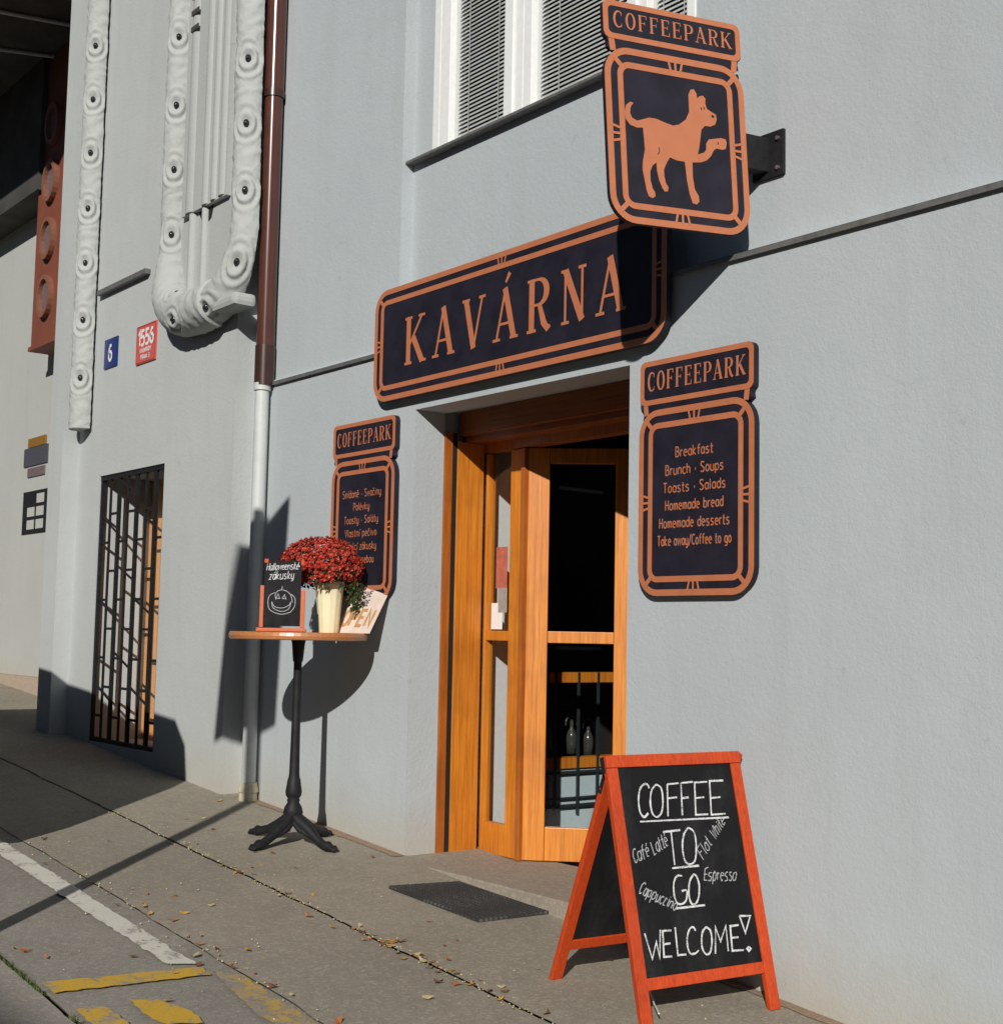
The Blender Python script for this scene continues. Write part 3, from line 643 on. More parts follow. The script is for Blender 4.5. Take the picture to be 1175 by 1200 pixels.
# monoline letters: cap height 1, x-height .66
o_ = arc(.27, .33, .24, .33, 0, 360, 10)
MONO = {
 'a': [[(.50, .66), (.5, 0)], o_], 'b': [[(.04, 1), (.04, 0)], o_], 'c': [arc(.27, .33, .24, .33, 50, 310, 8)], 'd': [[(.5, 1), (.5, 0)], o_], 'e': [[(.04, .36), (.5, .36)] + arc(.27, .33, .24, .33, 5, 310, 9)[1:]],
 'f': [[(.40, .98), (.26, .98), (.18, .85), (.18, 0)], [(.02, .64), (.38, .64)]], 'g': [o_, [(.5, .66), (.5, -.15), (.38, -.28), (.1, -.28)]], 'h': [[(.04, 1), (.04, 0)], [(.04, .5), (.18, .65), (.38, .65), (.48, .5), (.48, 0)]],
 'i': [[(.1, .66), (.1, 0)], [(.1, .82), (.1, .9)]], 'k': [[(.04, 1), (.04, 0)], [(.42, .66), (.06, .32), (.46, 0)]], 'l': [[(.08, 1), (.08, 0)]], 'm': [[(.04, .66), (.04, 0)], [(.04, .5), (.16, .65), (.3, .6), (.34, 0)], [(.34, .5), (.46, .65), (.6, .6), (.64, 0)]],
 'n': [[(.04, .66), (.04, 0)], [(.04, .5), (.18, .65), (.38, .65), (.48, .5), (.48, 0)]], 'o': [o_], 'p': [[(.04, .66), (.04, -.3)], o_], 'r': [[(.04, .66), (.04, 0)], [(.04, .45), (.16, .63), (.34, .64)]],
 's': [[(.44, .6), (.3, .67), (.1, .62), (.08, .42), (.42, .28), (.42, .06), (.24, -.01), (.04, .05)]], 't': [[(.16, .95), (.16, .08), (.26, 0), (.38, .02)], [(.02, .64), (.36, .64)]], 'u': [[(.04, .66), (.04, .12), (.16, 0), (.34, 0), (.48, .14)], [(.48, .66), (.48, 0)]],
 'v': [[(.02, .66), (.25, 0), (.48, .66)]], 'w': [[(.02, .66), (.18, 0), (.33, .6), (.48, 0), (.64, .66)]], 'y': [[(.04, .66), (.04, .12), (.16, 0), (.34, 0), (.48, .14)], [(.48, .66), (.48, -.15), (.36, -.28), (.1, -.28)]], 'z': [[(.04, .65), (.46, .65), (.04, .01), (.48, .01)]],
 'B': [[(.04, 0), (.04, 1), (.34, 1), (.46, .87), (.46, .67), (.34, .54), (.04, .54)], [(.34, .54), (.5, .42), (.5, .13), (.36, 0), (.04, 0)]], 'S': [[(.5, .9), (.36, 1), (.14, 1), (.04, .86), (.06, .66), (.46, .4), (.5, .14), (.36, 0), (.14, 0), (.02, .1)]],
 'T': [[(0, 1), (.54, 1)], [(.27, 1), (.27, 0)]], 'H': [[(.04, 1), (.04, 0)], [(.52, 1), (.52, 0)], [(.04, .52), (.52, .52)]], 'C': [arc(.34, .5, .3, .5, 50, 310, 10)], 'P': [[(.04, 0), (.04, 1), (.36, 1), (.5, .86), (.5, .62), (.36, .48), (.04, .48)]],
 'V': [[(.0, 1), (.28, 0), (.56, 1)]], 'D': [[(.04, 0), (.04, 1), (.3, 1), (.52, .75), (.52, .25), (.3, 0), (.04, 0)]], 'K': [[(.04, 0), (.04, 1)], [(.5, 1), (.06, .46), (.52, 0)]], 'L': [[(.04, 1), (.04, 0), (.46, 0)]], 'F': [[(.04, 0), (.04, 1), (.5, 1)], [(.04, .54), (.4, .54)]],
 'W': [[(.0, 1), (.2, 0), (.38, .8), (.56, 0), (.76, 1)]], 'E': [[(.5, 1), (.04, 1), (.04, 0), (.5, 0)], [(.04, .53), (.42, .53)]], 'O': [arc(.32, .5, .28, .5, 90, 450, 12)], 'N': [[(.04, 0), (.04, 1), (.5, 0), (.5, 1)]], 'A': [[(0, 0), (.28, 1), (.56, 0)], [(.1, .34), (.46, .34)]], 'R': [[(.04, 0), (.04, 1), (.36, 1), (.5, .86), (.5, .62), (.36, .48), (.04, .48)], [(.3, .48), (.52, 0)]],
 'I': [[(.08, 0), (.08, 1)]], 'Y': [[(0, 1), (.27, .5), (.54, 1)], [(.27, .5), (.27, 0)]], 'Z': [[(.02, 1), (.5, 1), (.02, 0), (.52, 0)]], 'H2': [],
 '1': [[(.06, .75), (.28, 1), (.28, 0)]], '5': [[(.5, 1), (.1, 1), (.06, .56), (.34, .6), (.5, .42), (.5, .16), (.34, 0), (.04, .04)]], '6': [[(.46, .96), (.24, .96), (.06, .6), (.06, .2), (.2, 0), (.38, 0), (.52, .16), (.52, .4), (.38, .56), (.2, .56), (.07, .42)]], '3': [[(.04, .95), (.3, 1), (.48, .85), (.46, .64), (.24, .53), (.5, .4), (.5, .14), (.3, 0), (.02, .05)]],
 '/': [[(.02, -.1), (.4, 1.05)]], '•': [[(.1, .36), (.2, .36)]], ' ': [],
}
MW = {'i': .2, 'l': .2, 'f': .42, 't': .4, 'r': .38, 'm': .70, 'w': .68, ' ': .34, '•': .3, '/': .42, 'W': .78, 'I': .18, 'c': .50, '1': .36}
ACC = {'á': ('a', 1), 'é': ('e', 1), 'í': ('i', 1), 'č': ('c', 2), 'ň': ('n', 2), 'ů': ('u', 3), 'ě': ('e', 2), 'Á': ('A', 1)}
def mono_text(mb, txt, ox, oy, h, wd, z0, M, dx=(1, 0), dy=(0, 1), sx_=1.0, centre=False, gap=.14, jit=0):
    def cw(c): c = ACC[c][0] if c in ACC else c; return MW.get(c, .55 if c.islower() else .58) + gap
    tot = (sum(cw(c) for c in txt) - gap) * h * sx_
    x = -tot / 2 if centre else 0
    for c in txt:
        base, ac = ACC.get(c, (c, 0)); st = list(MONO.get(base, []))
        if ac == 1: st = st + [[(.24, .80), (.36, .98)]]
        if ac == 2: st = st + [[(.14, .96), (.26, .80), (.38, .96)]]
        if ac == 3: st = st + [arc(.26, .88, .08, .08, 0, 360, 6)]
        for s_ in st:
            P = []
            for (px, py) in s_:
                lx = x + px * h * sx_ + random.gauss(0, jit); ly = py * h + random.gauss(0, jit)
                P.append((ox + dx[0] * lx + dy[0] * ly, oy + dx[1] * lx + dy[1] * ly))
            if base == '•': mb.ribbon(P, wd * 2, z0, M=M)
            else: mb.ribbon(P, wd, z0, M=M)
        x += cw(c) * h * sx_

def rr(x0, x1, y0, y1, rad, n_=8):
    P = []
    for cx, cy, a in ((x1 - rad, y1 - rad, 0), (x0 + rad, y1 - rad, 90), (x0 + rad, y0 + rad, 180), (x1 - rad, y0 + rad, 270)):
        P += arc(cx, cy, rad, rad, a, a + 90, n_)
    return P
def deco(mb, x0, x1, y0, y1, rad, bo, gp, bi, M, z=.0, th=.0018):
    """double border with corner spokes and triple ticks"""
    ins = lambda d: rr(x0 + d, x1 - d, y0 + d, y1 - d, max(.01, rad - d))
    mb.ring(ins(0), ins(bo), z, z + th, M); mb.ring(ins(bo + gp), ins(bo + gp + bi), z, z + th, M)
    a = bo * .8; b = bo + gp + bi * .3; k = rad * (1 - .7071)
    for cx, cy, sx2, sy2 in ((x0, y0, 1, 1), (x1, y0, -1, 1), (x0, y1, 1, -1), (x1, y1, -1, -1)):
        mb.ribbon([(cx + sx2 * (k + a * .6), cy + sy2 * (k + a * .6)), (cx + sx2 * (k + b * .8), cy + sy2 * (k + b * .8))], bo * .75, z + th, M=M)
    mx, my = (x0 + x1) / 2, (y0 + y1) / 2; w_ = gp * .32
    for t, s_ in ((-1, -.5), (0, 0), (1, .5)):
        for (cy, sg) in ((y0, 1), (y1, -1)):
            mb.ribbon([(mx + t * gp * .75 + s_ * gp * .6, cy + sg * a), (mx + t * gp * .75 - s_ * gp * .1, cy + sg * b)], w_, z + th, M=M)
        for (cx, sg) in ((x0, 1), (x1, -1)):
            mb.ribbon([(cx + sg * a, my + t * gp * .75 + s_ * gp * .6), (cx + sg * b, my + t * gp * .75 - s_ * gp * .1)], w_, z + th, M=M)

def jar_outline(W_, Hh, ph, nh, r1=.03, r2=.11, nin=.022):
    """jar silhouette: lid panel on top, narrow neck, rounded body"""
    h = W_ / 2; top = Hh; P = []
    P += arc(h - r1 - .004, top - r1, r1, r1, 0, 90, 5); P += arc(-h + r1 + .004, top - r1, r1, r1, 90, 180, 5)
    P += arc(-h + .02 + .004, top - ph + .02, .02, .02, 180, 250, 3)
    P += [(-h + nin, top - ph - .012), (-h + nin - .004, top - ph - nh + .005)]
    yb = top - ph - nh + .012
    P += arc(-h + r2, yb - r2, r2, r2, 124, 180, 4); P += arc(-h + r2, r2, r2, r2, 180, 270, 7)
    P += arc(h - r2, r2, r2, r2, 270, 360, 7); P += arc(h - r2, yb - r2, r2, r2, 0, 56, 4)
    P += [(h - nin + .004, top - ph - nh + .005), (h - nin, top - ph - .012)]
    P += arc(h - .02 - .004, top - ph + .02, .02, .02, -70, 0, 3)
    return P

def jar_sign(S, M, W_, Hh, ph, nh, th, back=False):
    out = jar_outline(W_, Hh, ph, nh)
    obj('board', MB().prism(out, -th, 0, M), 'sign_black', S)
    mb = MB(); h = W_ / 2; top = Hh
    mb.ring(rr(-h + .004, h - .004, top - ph, top, .03), rr(-h + .026, h - .026, top - ph + .022, top - .022, .018), 0, .0018, M)
    obj('lid_border', mb, 'copper', S)
    for s_ in (-1, 1):
        mb = MB(); mb.ribbon([(s_ * (h - .036), top - ph + .002), (s_ * (h - .042), top - ph - nh - .006)], .026, .0, M=M)
        obj('neck_border', mb, 'copper', S)
    mb = MB(); deco(mb, -h, h, 0, top - ph - nh + .012, .11, .026, .030, .024, M); obj('body_border', mb, 'copper', S)
    serif_text('COFFEEPARK', -h + .042, h - .04, top - ph + .052 * ph / .165, ph * .43, .0006, 'copper_text', 'letter', S, M)

def menu_sign(x, lab, lines, yw=-.035, zb=.172):
    S = thing('menu_sign', lab, 'sign', (x, 0, zb + .5))
    M = frame((x, yw, zb), (1, 0, 0), (0, 0, 1))
    jar_sign(S, M, .635, .985, .187, .036, .030)
    n_ = len(lines)
    for k, t in enumerate(lines):
        mb = MB(); wch = sum(1 for _ in t)
        tw = min(.405, .0225 * wch + .005); mono_text(mb, t, 0, .567 - k * .0724, .040, .0052, .0004, M, centre=True, sx_=tw / ((sum(MW.get(ACC.get(c, (c,))[0], .55) + .14 for c in t) - .14) * .040)); obj('text_line', mb, 'copper_text', S)
    mb = MB()
    for a in (-.22, .22):
        for b in (.06, .70): mb.box(a, a + .03, b, b + .03, -.045, -.0302, M)
    obj('spacer', mb, 'sign_edge', S)
    return S
menu_sign(-3.825, 'black jar shaped English menu board right of the cafe door reading Breakfast, Brunch, Soups', ['Breakfast', 'Brunch • Soups', 'Toasts • Salads', 'Homemade bread', 'Homemade desserts', 'Take away/Coffee to go'])
menu_sign(-6.32, 'black jar shaped Czech menu board partly hidden behind the red flowers', ['Snídaně • Svačiny', 'Polévky', 'Toasty • Saláty', 'Vlastní pečivo', 'Domácí zákusky', 'Káva s sebou'])

# KAVARNA board above the door
S = thing('cafe_name_sign', 'long black board with copper letters KAVÁRNA mounted over the cafe door', 'sign', (-4.945, -.1, 1.5))
M = frame((-6.200, -.055, 1.233), (1, 0, 0), (0, 0, 1)); KW, KH = 2.229, .608
obj('board', MB().prism(rr(0, KW, 0, KH, .115, 10), -.034, 0, M), 'sign_black', S)
obj('backing', MB().prism(rr(.04, KW - .04, .04, KH - .04, .09, 8), -.052, -.0345, M), 'sign_edge', S)
mb = MB(); deco(mb, 0, KW, 0, KH, .115, .028, .030, .026, M); obj('border', mb, 'copper', S)
serif_text('KAVÁRNA', .262, 2.02, .168, .255, .0006, 'copper_text', 'letter', S, M, .74, .98)

# hanging sign with the dog
cen = Vector((-3.6255, -.345, 1.99325)); U = Vector((0.20673758, 0.97730491, 0.04620272)); V = Vector((-0.04051246, -0.03863157, 0.99843194))
S = thing('hanging_sign', 'jar shaped black and copper sign with a dog, hanging out on a wall bracket', 'sign', (-3.53, .05, 1.9))
Mc = frame(cen, U, V); M = frame(Mc @ Vector((0, -.434, 0)), U, V)
W_, Hh, ph, nh = .638, .866, .152, .040
jar_sign(S, M, W_, Hh, ph, nh, .020)
DOG = [(-0.198, 0.038), (-0.213, 0.0397), (-0.2313, 0.0253), (-0.239, -0.0031), (-0.236, -0.0299), (-0.2178, -0.0507), (-0.1873, -0.0582), (-0.1605, -0.0544), (-0.1581, -0.0932), (-0.1562, -0.1398), (-0.1677, -0.1881), (-0.1712, -0.2196), (-0.1644, -0.2576), (-0.1563, -0.3032), (-0.1485, -0.3217), (-0.1328, -0.3277), (-0.1189, -0.3183), (-0.1207, -0.3029), (-0.1306, -0.2885), (-0.1379, -0.2583), (-0.1377, -0.2232), (-0.1256, -0.1983), (-0.107, -0.1842), (-0.1067, -0.2116), (-0.0999, -0.2498), (-0.0857, -0.2832), (-0.0756, -0.2953), (-0.0619, -0.2921), (-0.0583, -0.276), (-0.0692, -0.2617), (-0.0749, -0.235), (-0.0751, -0.2076), (-0.0599, -0.1782), (-0.0451, -0.1567), (-0.0139, -0.1645), (0.0226, -0.1653), (0.0254, -0.195), (0.029, -0.242), (0.038, -0.2922), (0.0497, -0.3263), (0.0679, -0.3298), (0.0806, -0.3165), (0.0791, -0.2953), (0.0623, -0.2696), (0.0559, -0.2229), (0.0576, -0.1633), (0.0967, -0.1583), (0.1252, -0.1466), (0.145, -0.1281), (0.1607, -0.102), (0.1754, -0.0921), (0.1987, -0.0946), (0.218, -0.0889), (0.2242, -0.0654), (0.2205, -0.0498), (0.197, -0.0473), (0.1636, -0.0551), (0.1398, -0.0607), (0.1275, -0.0784), (0.1261, -0.1026), (0.1159, -0.1159), (0.0846, -0.128), (0.0928, -0.099), (0.0995, -0.0662), (0.1075, -0.0251), (0.1244, -0.0083), (0.1525, -0.0068), (0.1738, 0.0043), (0.1827, 0.0257), (0.1792, 0.0454), (0.1563, 0.0542), (0.1381, 0.0636), (0.1318, 0.0828), (0.134, 0.1033), (0.1225, 0.1137), (0.1054, 0.1087), (0.0954, 0.0975), (0.0929, 0.1172), (0.0818, 0.1341), (0.0658, 0.1292), (0.0552, 0.1076), (0.0549, 0.0715), (0.0549, 0.0395), (0.0372, 0.005), (0.0037, -0.0196), (-0.0241, -0.0275), (-0.06, -0.0207), (-0.1, -0.0106), (-0.1314, -0.0111), (-0.1587, -0.0213), (-0.1858, -0.0306), (-0.2074, -0.022), (-0.2153, -0.0036), (-0.2113, 0.0204)]
mb = MB(); mb.prism(DOG, 0, .0018, Mc); o = obj('dog_emblem', mb, 'copper_text', S)
b = bmesh.new(); b.from_mesh(o.data); bmesh.ops.triangulate(b, faces=[f_ for f_ in b.faces if len(f_.verts) > 4]); b.to_mesh(o.data); b.free()
mb = MB()
for p, w__ in (([(0.1102, 0.0652), (0.1123, 0.0542)], .0045), ([(0.1235, 0.0687), (0.1256, 0.0578)], .0045), ([(0.158, 0.0375), (0.17, 0.0336)], .009), ([(-0.0989, -0.1519), (-0.0919, -0.1392), (-0.0928, -0.1236)], .0035), ([(.182, -.066), (.184, -.076)], .004)):
    mb = MB(); mb.ribbon(p, w__, .002, M=Mc); obj('emblem_detail', mb, 'sign_black', S)
# bracket arm and wall plate
arm = Vector((U.x, U.y, 0)).normalized()
pR = Mc @ Vector((.30, -.045, -.03)); mb = MB(); Ma = frame((pR.x, pR.y, 1.93), arm, (0, 0, 1))
Lw = (.093 - pR.y) / arm.y
mb.box(-.02, Lw, -.07, .07, -.028, .028, Ma); obj('arm', mb, 'black_iron', S, bevel=.004)
px_ = pR.x + arm.x * Lw
mb = MB(); mb.box(px_ - .06, px_ + .10, .078, .0945, 1.835, 2.02); pl = obj('wall_plate', mb, 'black_iron', S, bevel=.003)
mb = MB(); mb.tube([(px_ + .075, .078, 1.985), (px_ + .075, .068, 1.985)], .009, 6); obj('bolt', mb, 'steel', S)
mb = MB(); mb.tube([(px_ + .075, .078, 1.865), (px_ + .075, .068, 1.865)], .009, 6); obj('bolt', mb, 'steel', S)

# house number plates
def plate(x0, x1, z0, z1, matn, name, label):
    t = thing(name, label, 'number plate', ((x0 + x1) / 2, BY, (z0 + z1) / 2))
    M = frame((x0, BY - .012, z0), (1, 0, 0), (0, 0, 1)); a, b = x1 - x0, z1 - z0
    obj('plate', MB().box(0, a, 0, b, -.011, 0, M), matn, t, bevel=.003)
    return t, M, a, b
t, M, a, b = plate(-9.83, -9.585, 1.928, 2.150, 'enamel_blue', 'house_number_plate', 'small blue enamel house number plate with a white 6')
mb = MB(); mono_text(mb, '6', a / 2 - .002, .055, .115, .022, .0005, M, centre=True); obj('digit', mb, 'enamel_white', t)
t, M, a, b = plate(-9.235, -8.90, 1.872, 2.150, 'enamel_red', 'house_number_plate', 'red enamel house number plate reading 1556')
mb = MB(); mono_text(mb, '1556', a / 2, .132, .105, .021, .0005, M, centre=True, gap=.10, sx_=1.05); obj('digits', mb, 'enamel_white', t)
mb = MB(); mono_text(mb, 'VINOHRADY', a / 2, .078, .030, .006, .0005, M, centre=True, gap=.2); mono_text(mb, 'PRAHA 3', a / 2, .030, .030, .006, .0005, M, centre=True, gap=.2); obj('small_text', mb, 'enamel_white', t)
mb = MB(); mb.ring(rr(.004, a - .004, .004, b - .004, .01, 3), rr(.012, a - .012, .012, b - .012, .006, 3), 0, .0008, M); obj('rim', mb, 'enamel_red_dark', t)

# ------------------------------------------------------------------ sandwich board
FL = Vector((-3.388, -.712, gz(-3.395) + .004)); Wd = Vector((.0930, .9956, -.003)); Vf = Vector((-0.247, 0.036, 0.966))
S = thing('sandwich_board', 'red framed chalkboard standing open on the pavement, COFFEE TO GO in chalk', 'sandwich board', (FL + Wd * .31 + Vector((-.3, 0, 0)))[:])
M = frame(FL, Wd, Vf); BW, BH = .630, .926
def panel(M, first):
    st = .048
    obj('leg', MB().box(0, st, 0, BH - .045, -.022, 0, M), 'board_wood', S, bevel=.003)
    obj('leg', MB().box(BW - st, BW, 0, BH - .045, -.022, 0, M), 'board_wood', S, bevel=.003)
    obj('top_rail', MB().box(0, BW, BH - .044, BH, -.022, .002, M), 'board_wood', S, bevel=.003)
    obj('bottom_rail', MB().box(st + .001, BW - st - .001, .128, .168, -.020, -.002, M), 'board_wood', S, bevel=.003)
    return obj('blackboard', MB().box(st + .001, BW - st - .001, .169, BH - .045, -.014, -.006, M), 'board_black', S)
bb = panel(M, True)
topc = M @ Vector((0, BH, -.03)); BLf = Vector((-3.985, -.625, gz(-3.985) + .004)); Vb = (topc - BLf).normalized(); lenb = (topc - BLf).length
Mb = frame(BLf + Wd * BW, -Wd, Vb + Vector((0, 0, 0))); BH0 = BH; BH = lenb; panel(Mb, False); BH = BH0
CHALK = [[(0.1754, 0.8122), (0.1702, 0.8257), (0.1534, 0.8263), (0.1331, 0.8094), (0.1197, 0.7704), (0.1199, 0.7268), (0.1357, 0.7104), (0.1551, 0.7234)], [(0.2098, 0.8243), (0.1849, 0.803), (0.1715, 0.7594), (0.1747, 0.7198), (0.1949, 0.7075), (0.2182, 0.7266), (0.2307, 0.7702), (0.2298, 0.8102), (0.2098, 0.8243)], [(0.2612, 0.8224), (0.2429, 0.7078)], [(0.2612, 0.8224), (0.3165, 0.8249)], [(0.254, 0.7718), (0.2973, 0.7736)], [(0.3258, 0.8246), (0.3097, 0.7072)], [(0.3258, 0.8246), (0.383, 0.827)], [(0.3185, 0.7691), (0.3518, 0.7713)], [(0.4507, 0.8246), (0.3907, 0.824), (0.3728, 0.7059), (0.4319, 0.7049)], [(0.3815, 0.7665), (0.4259, 0.7683)], [(0.5301, 0.8264), (0.4633, 0.8269), (0.4469, 0.7024), (0.5158, 0.7027)], [(0.4548, 0.7635), (0.5036, 0.7651)], [(0.1125, 0.695), (0.5283, 0.6885)], [(0.2085, 0.6527), (0.2892, 0.6553)], [(0.246, 0.6524), (0.2402, 0.5339)], [(0.3279, 0.662), (0.303, 0.6387), (0.2879, 0.5958), (0.289, 0.5479), (0.3086, 0.5319), (0.337, 0.5448), (0.3529, 0.6007), (0.351, 0.6449), (0.3279, 0.662)], [(0.2267, 0.5237), (0.3509, 0.5239)], [(0.2657, 0.4935), (0.2433, 0.4951), (0.2234, 0.4709), (0.2178, 0.4289), (0.2257, 0.4029), (0.2448, 0.3971), (0.2676, 0.408), (0.2772, 0.4413), (0.2544, 0.4413)], [(0.3216, 0.4964), (0.2982, 0.474), (0.2844, 0.4322), (0.2882, 0.3978), (0.3065, 0.3921), (0.3258, 0.4119), (0.3376, 0.4539), (0.3328, 0.4844), (0.3216, 0.4964)], [(0.2172, 0.3842), (0.3508, 0.3842)], [(0.0633, 0.3131), (0.0813, 0.2259), (0.1088, 0.2802), (0.114, 0.2266), (0.1333, 0.319)], [(0.1817, 0.3121), (0.1433, 0.314), (0.1328, 0.2272), (0.1687, 0.2252)], [(0.1394, 0.2691), (0.1703, 0.2694)], [(0.2003, 0.3213), (0.1945, 0.2267), (0.2322, 0.2254)], [(0.2895, 0.3006), (0.2811, 0.314), (0.2641, 0.3088), (0.2483, 0.2835), (0.2434, 0.2508), (0.2505, 0.2269), (0.2726, 0.2247), (0.2905, 0.2337)], [(0.3395, 0.3087), (0.3179, 0.2896), (0.3077, 0.2445), (0.319, 0.2184), (0.3401, 0.2205), (0.3564, 0.2566), (0.357, 0.2945), (0.3395, 0.3087)], [(0.3639, 0.2139), (0.3826, 0.3049), (0.3961, 0.2528), (0.4317, 0.3047), (0.4249, 0.2163)], [(0.4926, 0.3018), (0.4521, 0.3012), (0.4436, 0.2161), (0.4985, 0.2133)], [(0.4483, 0.2606), (0.4825, 0.2599)], [(0.5036, 0.3327), (0.5543, 0.3284), (0.5186, 0.2711), (0.5036, 0.3327)], [(0.5244, 0.2218), (0.5135, 0.2161), (0.521, 0.2077), (0.5322, 0.2142), (0.5244, 0.2218)]]
def smooth_line(P, k=5):
    if len(P) < 3: return P
    P = [Vector(p) for p in P]; out = []
    for i in range(len(P) - 1):
        p0 = P[max(i - 1, 0)]; p1 = P[i]; p2 = P[i + 1]; p3 = P[min(i + 2, len(P) - 1)]
        for j in range(k):
            t = j / k; q = .5 * ((2 * p1) + (-p0 + p2) * t + (2 * p0 - 5 * p1 + 4 * p2 - p3) * t * t + (-p0 + 3 * p1 - 3 * p2 + p3) * t ** 3); out.append((q.x, q.y))
    out.append(tuple(P[-1])); return out
mb = MB(); mb.z = 0
for s_ in CHALK:
    corner = len(s_) in (3, 4, 5)
    q = s_ if corner else smooth_line(s_)
    q = [(x * 1.0 + .004, (y + .006) * .984) for x, y in q]
    mb.ribbon(q, [.0066 + .0034 * noise.noise((p[0] * 60, p[1] * 60, 0)) for p in q], -.0056, M=M)
obj('chalk_lettering', mb, 'chalk', bb)
mb = MB()
def script(txt, p0, p1, h, slant=.25):
    d = Vector(p1) - Vector(p0); L_ = d.length; d.normalize(); up = Vector((-d.y, d.x)) + d * slant
    tot = sum(MW.get(ACC.get(c, (c,))[0], .55 if c.islower() else .58) + .10 for c in txt) * h
    mono_text(mb, txt, p0[0], p0[1], h, .0031, -.0056, M, dx=tuple(d), dy=tuple(up), sx_=L_ / tot, gap=.10, jit=.0013)
script('Café', (.066, .549), (.142, .572), .046); script('Latté', (.158, .572), (.232, .602), .046)
script('Flat', (.381, .540), (.435, .595), .044); script('White', (.448, .605), (.515, .668), .040)
script('Espresso', (.364, .468), (.522, .457), .044); script('Cappuccino', (.062, .450), (.216, .375), .044)
obj('chalk_script', mb, 'chalk_thin', bb)
# hinges, stay and cord
mb = MB()
hp = M @ Vector((-.002, BH - .02, -.026))
mb.box(-.004, -.0005, BH - .06, BH - .004, -.03, -.010, M); obj('hinge', mb, 'black_iron', S)
hh = obj('stay', MB().box(BW + .0005, BW + .004, BH0 - .15, BH0 - .03, -.020, -.004, Mb), 'black_iron', S)
mb = MB()
for k in (.045, .09, .135): mb.tube([Mb @ Vector((BW + .004, BH0 - k, -.012)), Mb @ Vector((BW + .007, BH0 - k, -.012))], .004, 6)
obj('screw', mb, 'steel', S)
a = Mb @ Vector((BW * .42, .135, -.02)); c = M @ Vector((.10, .05, -.03)); mid = (a + c) / 2 + Vector((0, 0, -.03))
obj('cord', MB().tube([a, a.lerp(mid, .5) + Vector((0, 0, -.008)), mid, mid.lerp(c, .6) + Vector((0, 0, -.01)), c], .003, 6), 'rope', S, True)

# ------------------------------------------------------------------ door mat
t = thing('door_mat', 'dark grey rubber door mat lying askew in front of the cafe door', 'mat', (-5.0, -.23, gz(-5)))
C4 = [Vector((-5.343, -.444)), Vector((-4.708, -.407)), Vector((-4.687, -.035)), Vector((-5.285, -.085))]
mb = MB(); vs = [(p.x, p.y, gz(p.x) + .007) for p in C4] + [(p.x, p.y, gz(p.x) + .019) for p in C4]
mb.add(vs, [(0, 3, 2, 1), (4, 5, 6, 7), (0, 1, 5, 4), (1, 2, 6, 5), (2, 3, 7, 6), (3, 0, 4, 7)]); obj('base', mb, 'mat', t)
mb = MB()
for i in range(30):
    for j in range(18):
        a_, b_ = (i + .5 + .5 * (j % 2) * .9) / 31, (j + .5) / 18
        p = C4[0].lerp(C4[1], a_).lerp(C4[3].lerp(C4[2], a_), b_); z = gz(p.x) + .019; s_ = .0065
        mb.add([(p.x + s_ * math.cos(q * 1.047), p.y + s_ * math.sin(q * 1.047), z) for q in range(6)] + [(p.x + .6 * s_ * math.cos(q * 1.047), p.y + .6 * s_ * math.sin(q * 1.047), z + .003) for q in range(6)],
               [(q, (q + 1) % 6, 6 + (q + 1) % 6, 6 + q) for q in range(6)] + [tuple(range(6, 12))])
tag(obj('knobs', mb, 'rubber', t), kind='stuff')

# ------------------------------------------------------------------ bistro table
TC = Vector((-6.335, -.390)); g0 = gz(TC.x); TZ = -.006
Rv = Vector((.617, .787, 0)); Fv = Vector((-.787, .617, 0))
S = thing('bistro_table', 'tall round wooden bistro table on a black cast iron pedestal by the wall', 'table', (TC.x, TC.y, g0))
mb = MB(); mb.lathe([(.350, -.040), (.358, -.036), (.362, -.020), (.359, -.004), (.354, 0)], (TC.x, TC.y, TZ), 64); obj('table_top', mb, 'table_wood', S, False)
hgt = TZ - g0
prof = [(.035, .13), (.052, .16), (.045, .19), (.030, .215), (.034, .225), (.030, .235), (.040, .25), (.043, .27), (.038, .30), (.034, .33), (.030, .34), (.027, .36), (.0245, .5), (.022, .7), (.021, hgt - .16), (.022, hgt - .155), (.026, hgt - .15), (.028, hgt - .13), (.034, hgt - .06), (.040, hgt - .032)]
mb = MB(); mb.lathe(prof, (TC.x, TC.y, g0), 24); obj('column', mb, 'black_iron', S, True)
for k in range(4):
    a = R(18 + 90 * k); d = Vector((math.cos(a), math.sin(a), 0)); c = Vector((TC.x, TC.y, g0)); sd_ = Vector((-d.y, d.x, 0))
    zz = gz((c + d * .25).x) - g0
    P = [c + Vector((0, 0, .15)), c + d * .05 + Vector((0, 0, .115)), c + d * .11 + Vector((0, 0, .085)), c + d * .17 + Vector((0, 0, .052 + zz * .6)), c + d * .215 + Vector((0, 0, .034 + zz)), c + d * .245 + Vector((0, 0, .030 + zz)), c + d * .275 + Vector((0, 0, .020 + zz))]
    mb = MB(); mb.tube(P, [.034, .036, .030, .023, .022, .028, .016], 10)
    for s_ in (-1, 0, 1):
        q = c + d * .262 + sd_ * .014 * s_ + Vector((0, 0, .022 + zz)); mb.tube([q, q + d * .018 + Vector((0, 0, .004)), q + d * .036 + Vector((0, 0, -.009))], [.013, .013, .007], 8)
    for s_ in (-1, 1):
        q = c + d * .07 + sd_ * .03 * s_ + Vector((0, 0, .085)); mb.tube([c + sd_ * .02 * s_ + Vector((0, 0, .14)), q, c + d * .13 + sd_ * .015 * s_ + Vector((0, 0, .055))], [.012, .014, .010], 8)
    obj('leg', mb, 'black_iron', S, True)

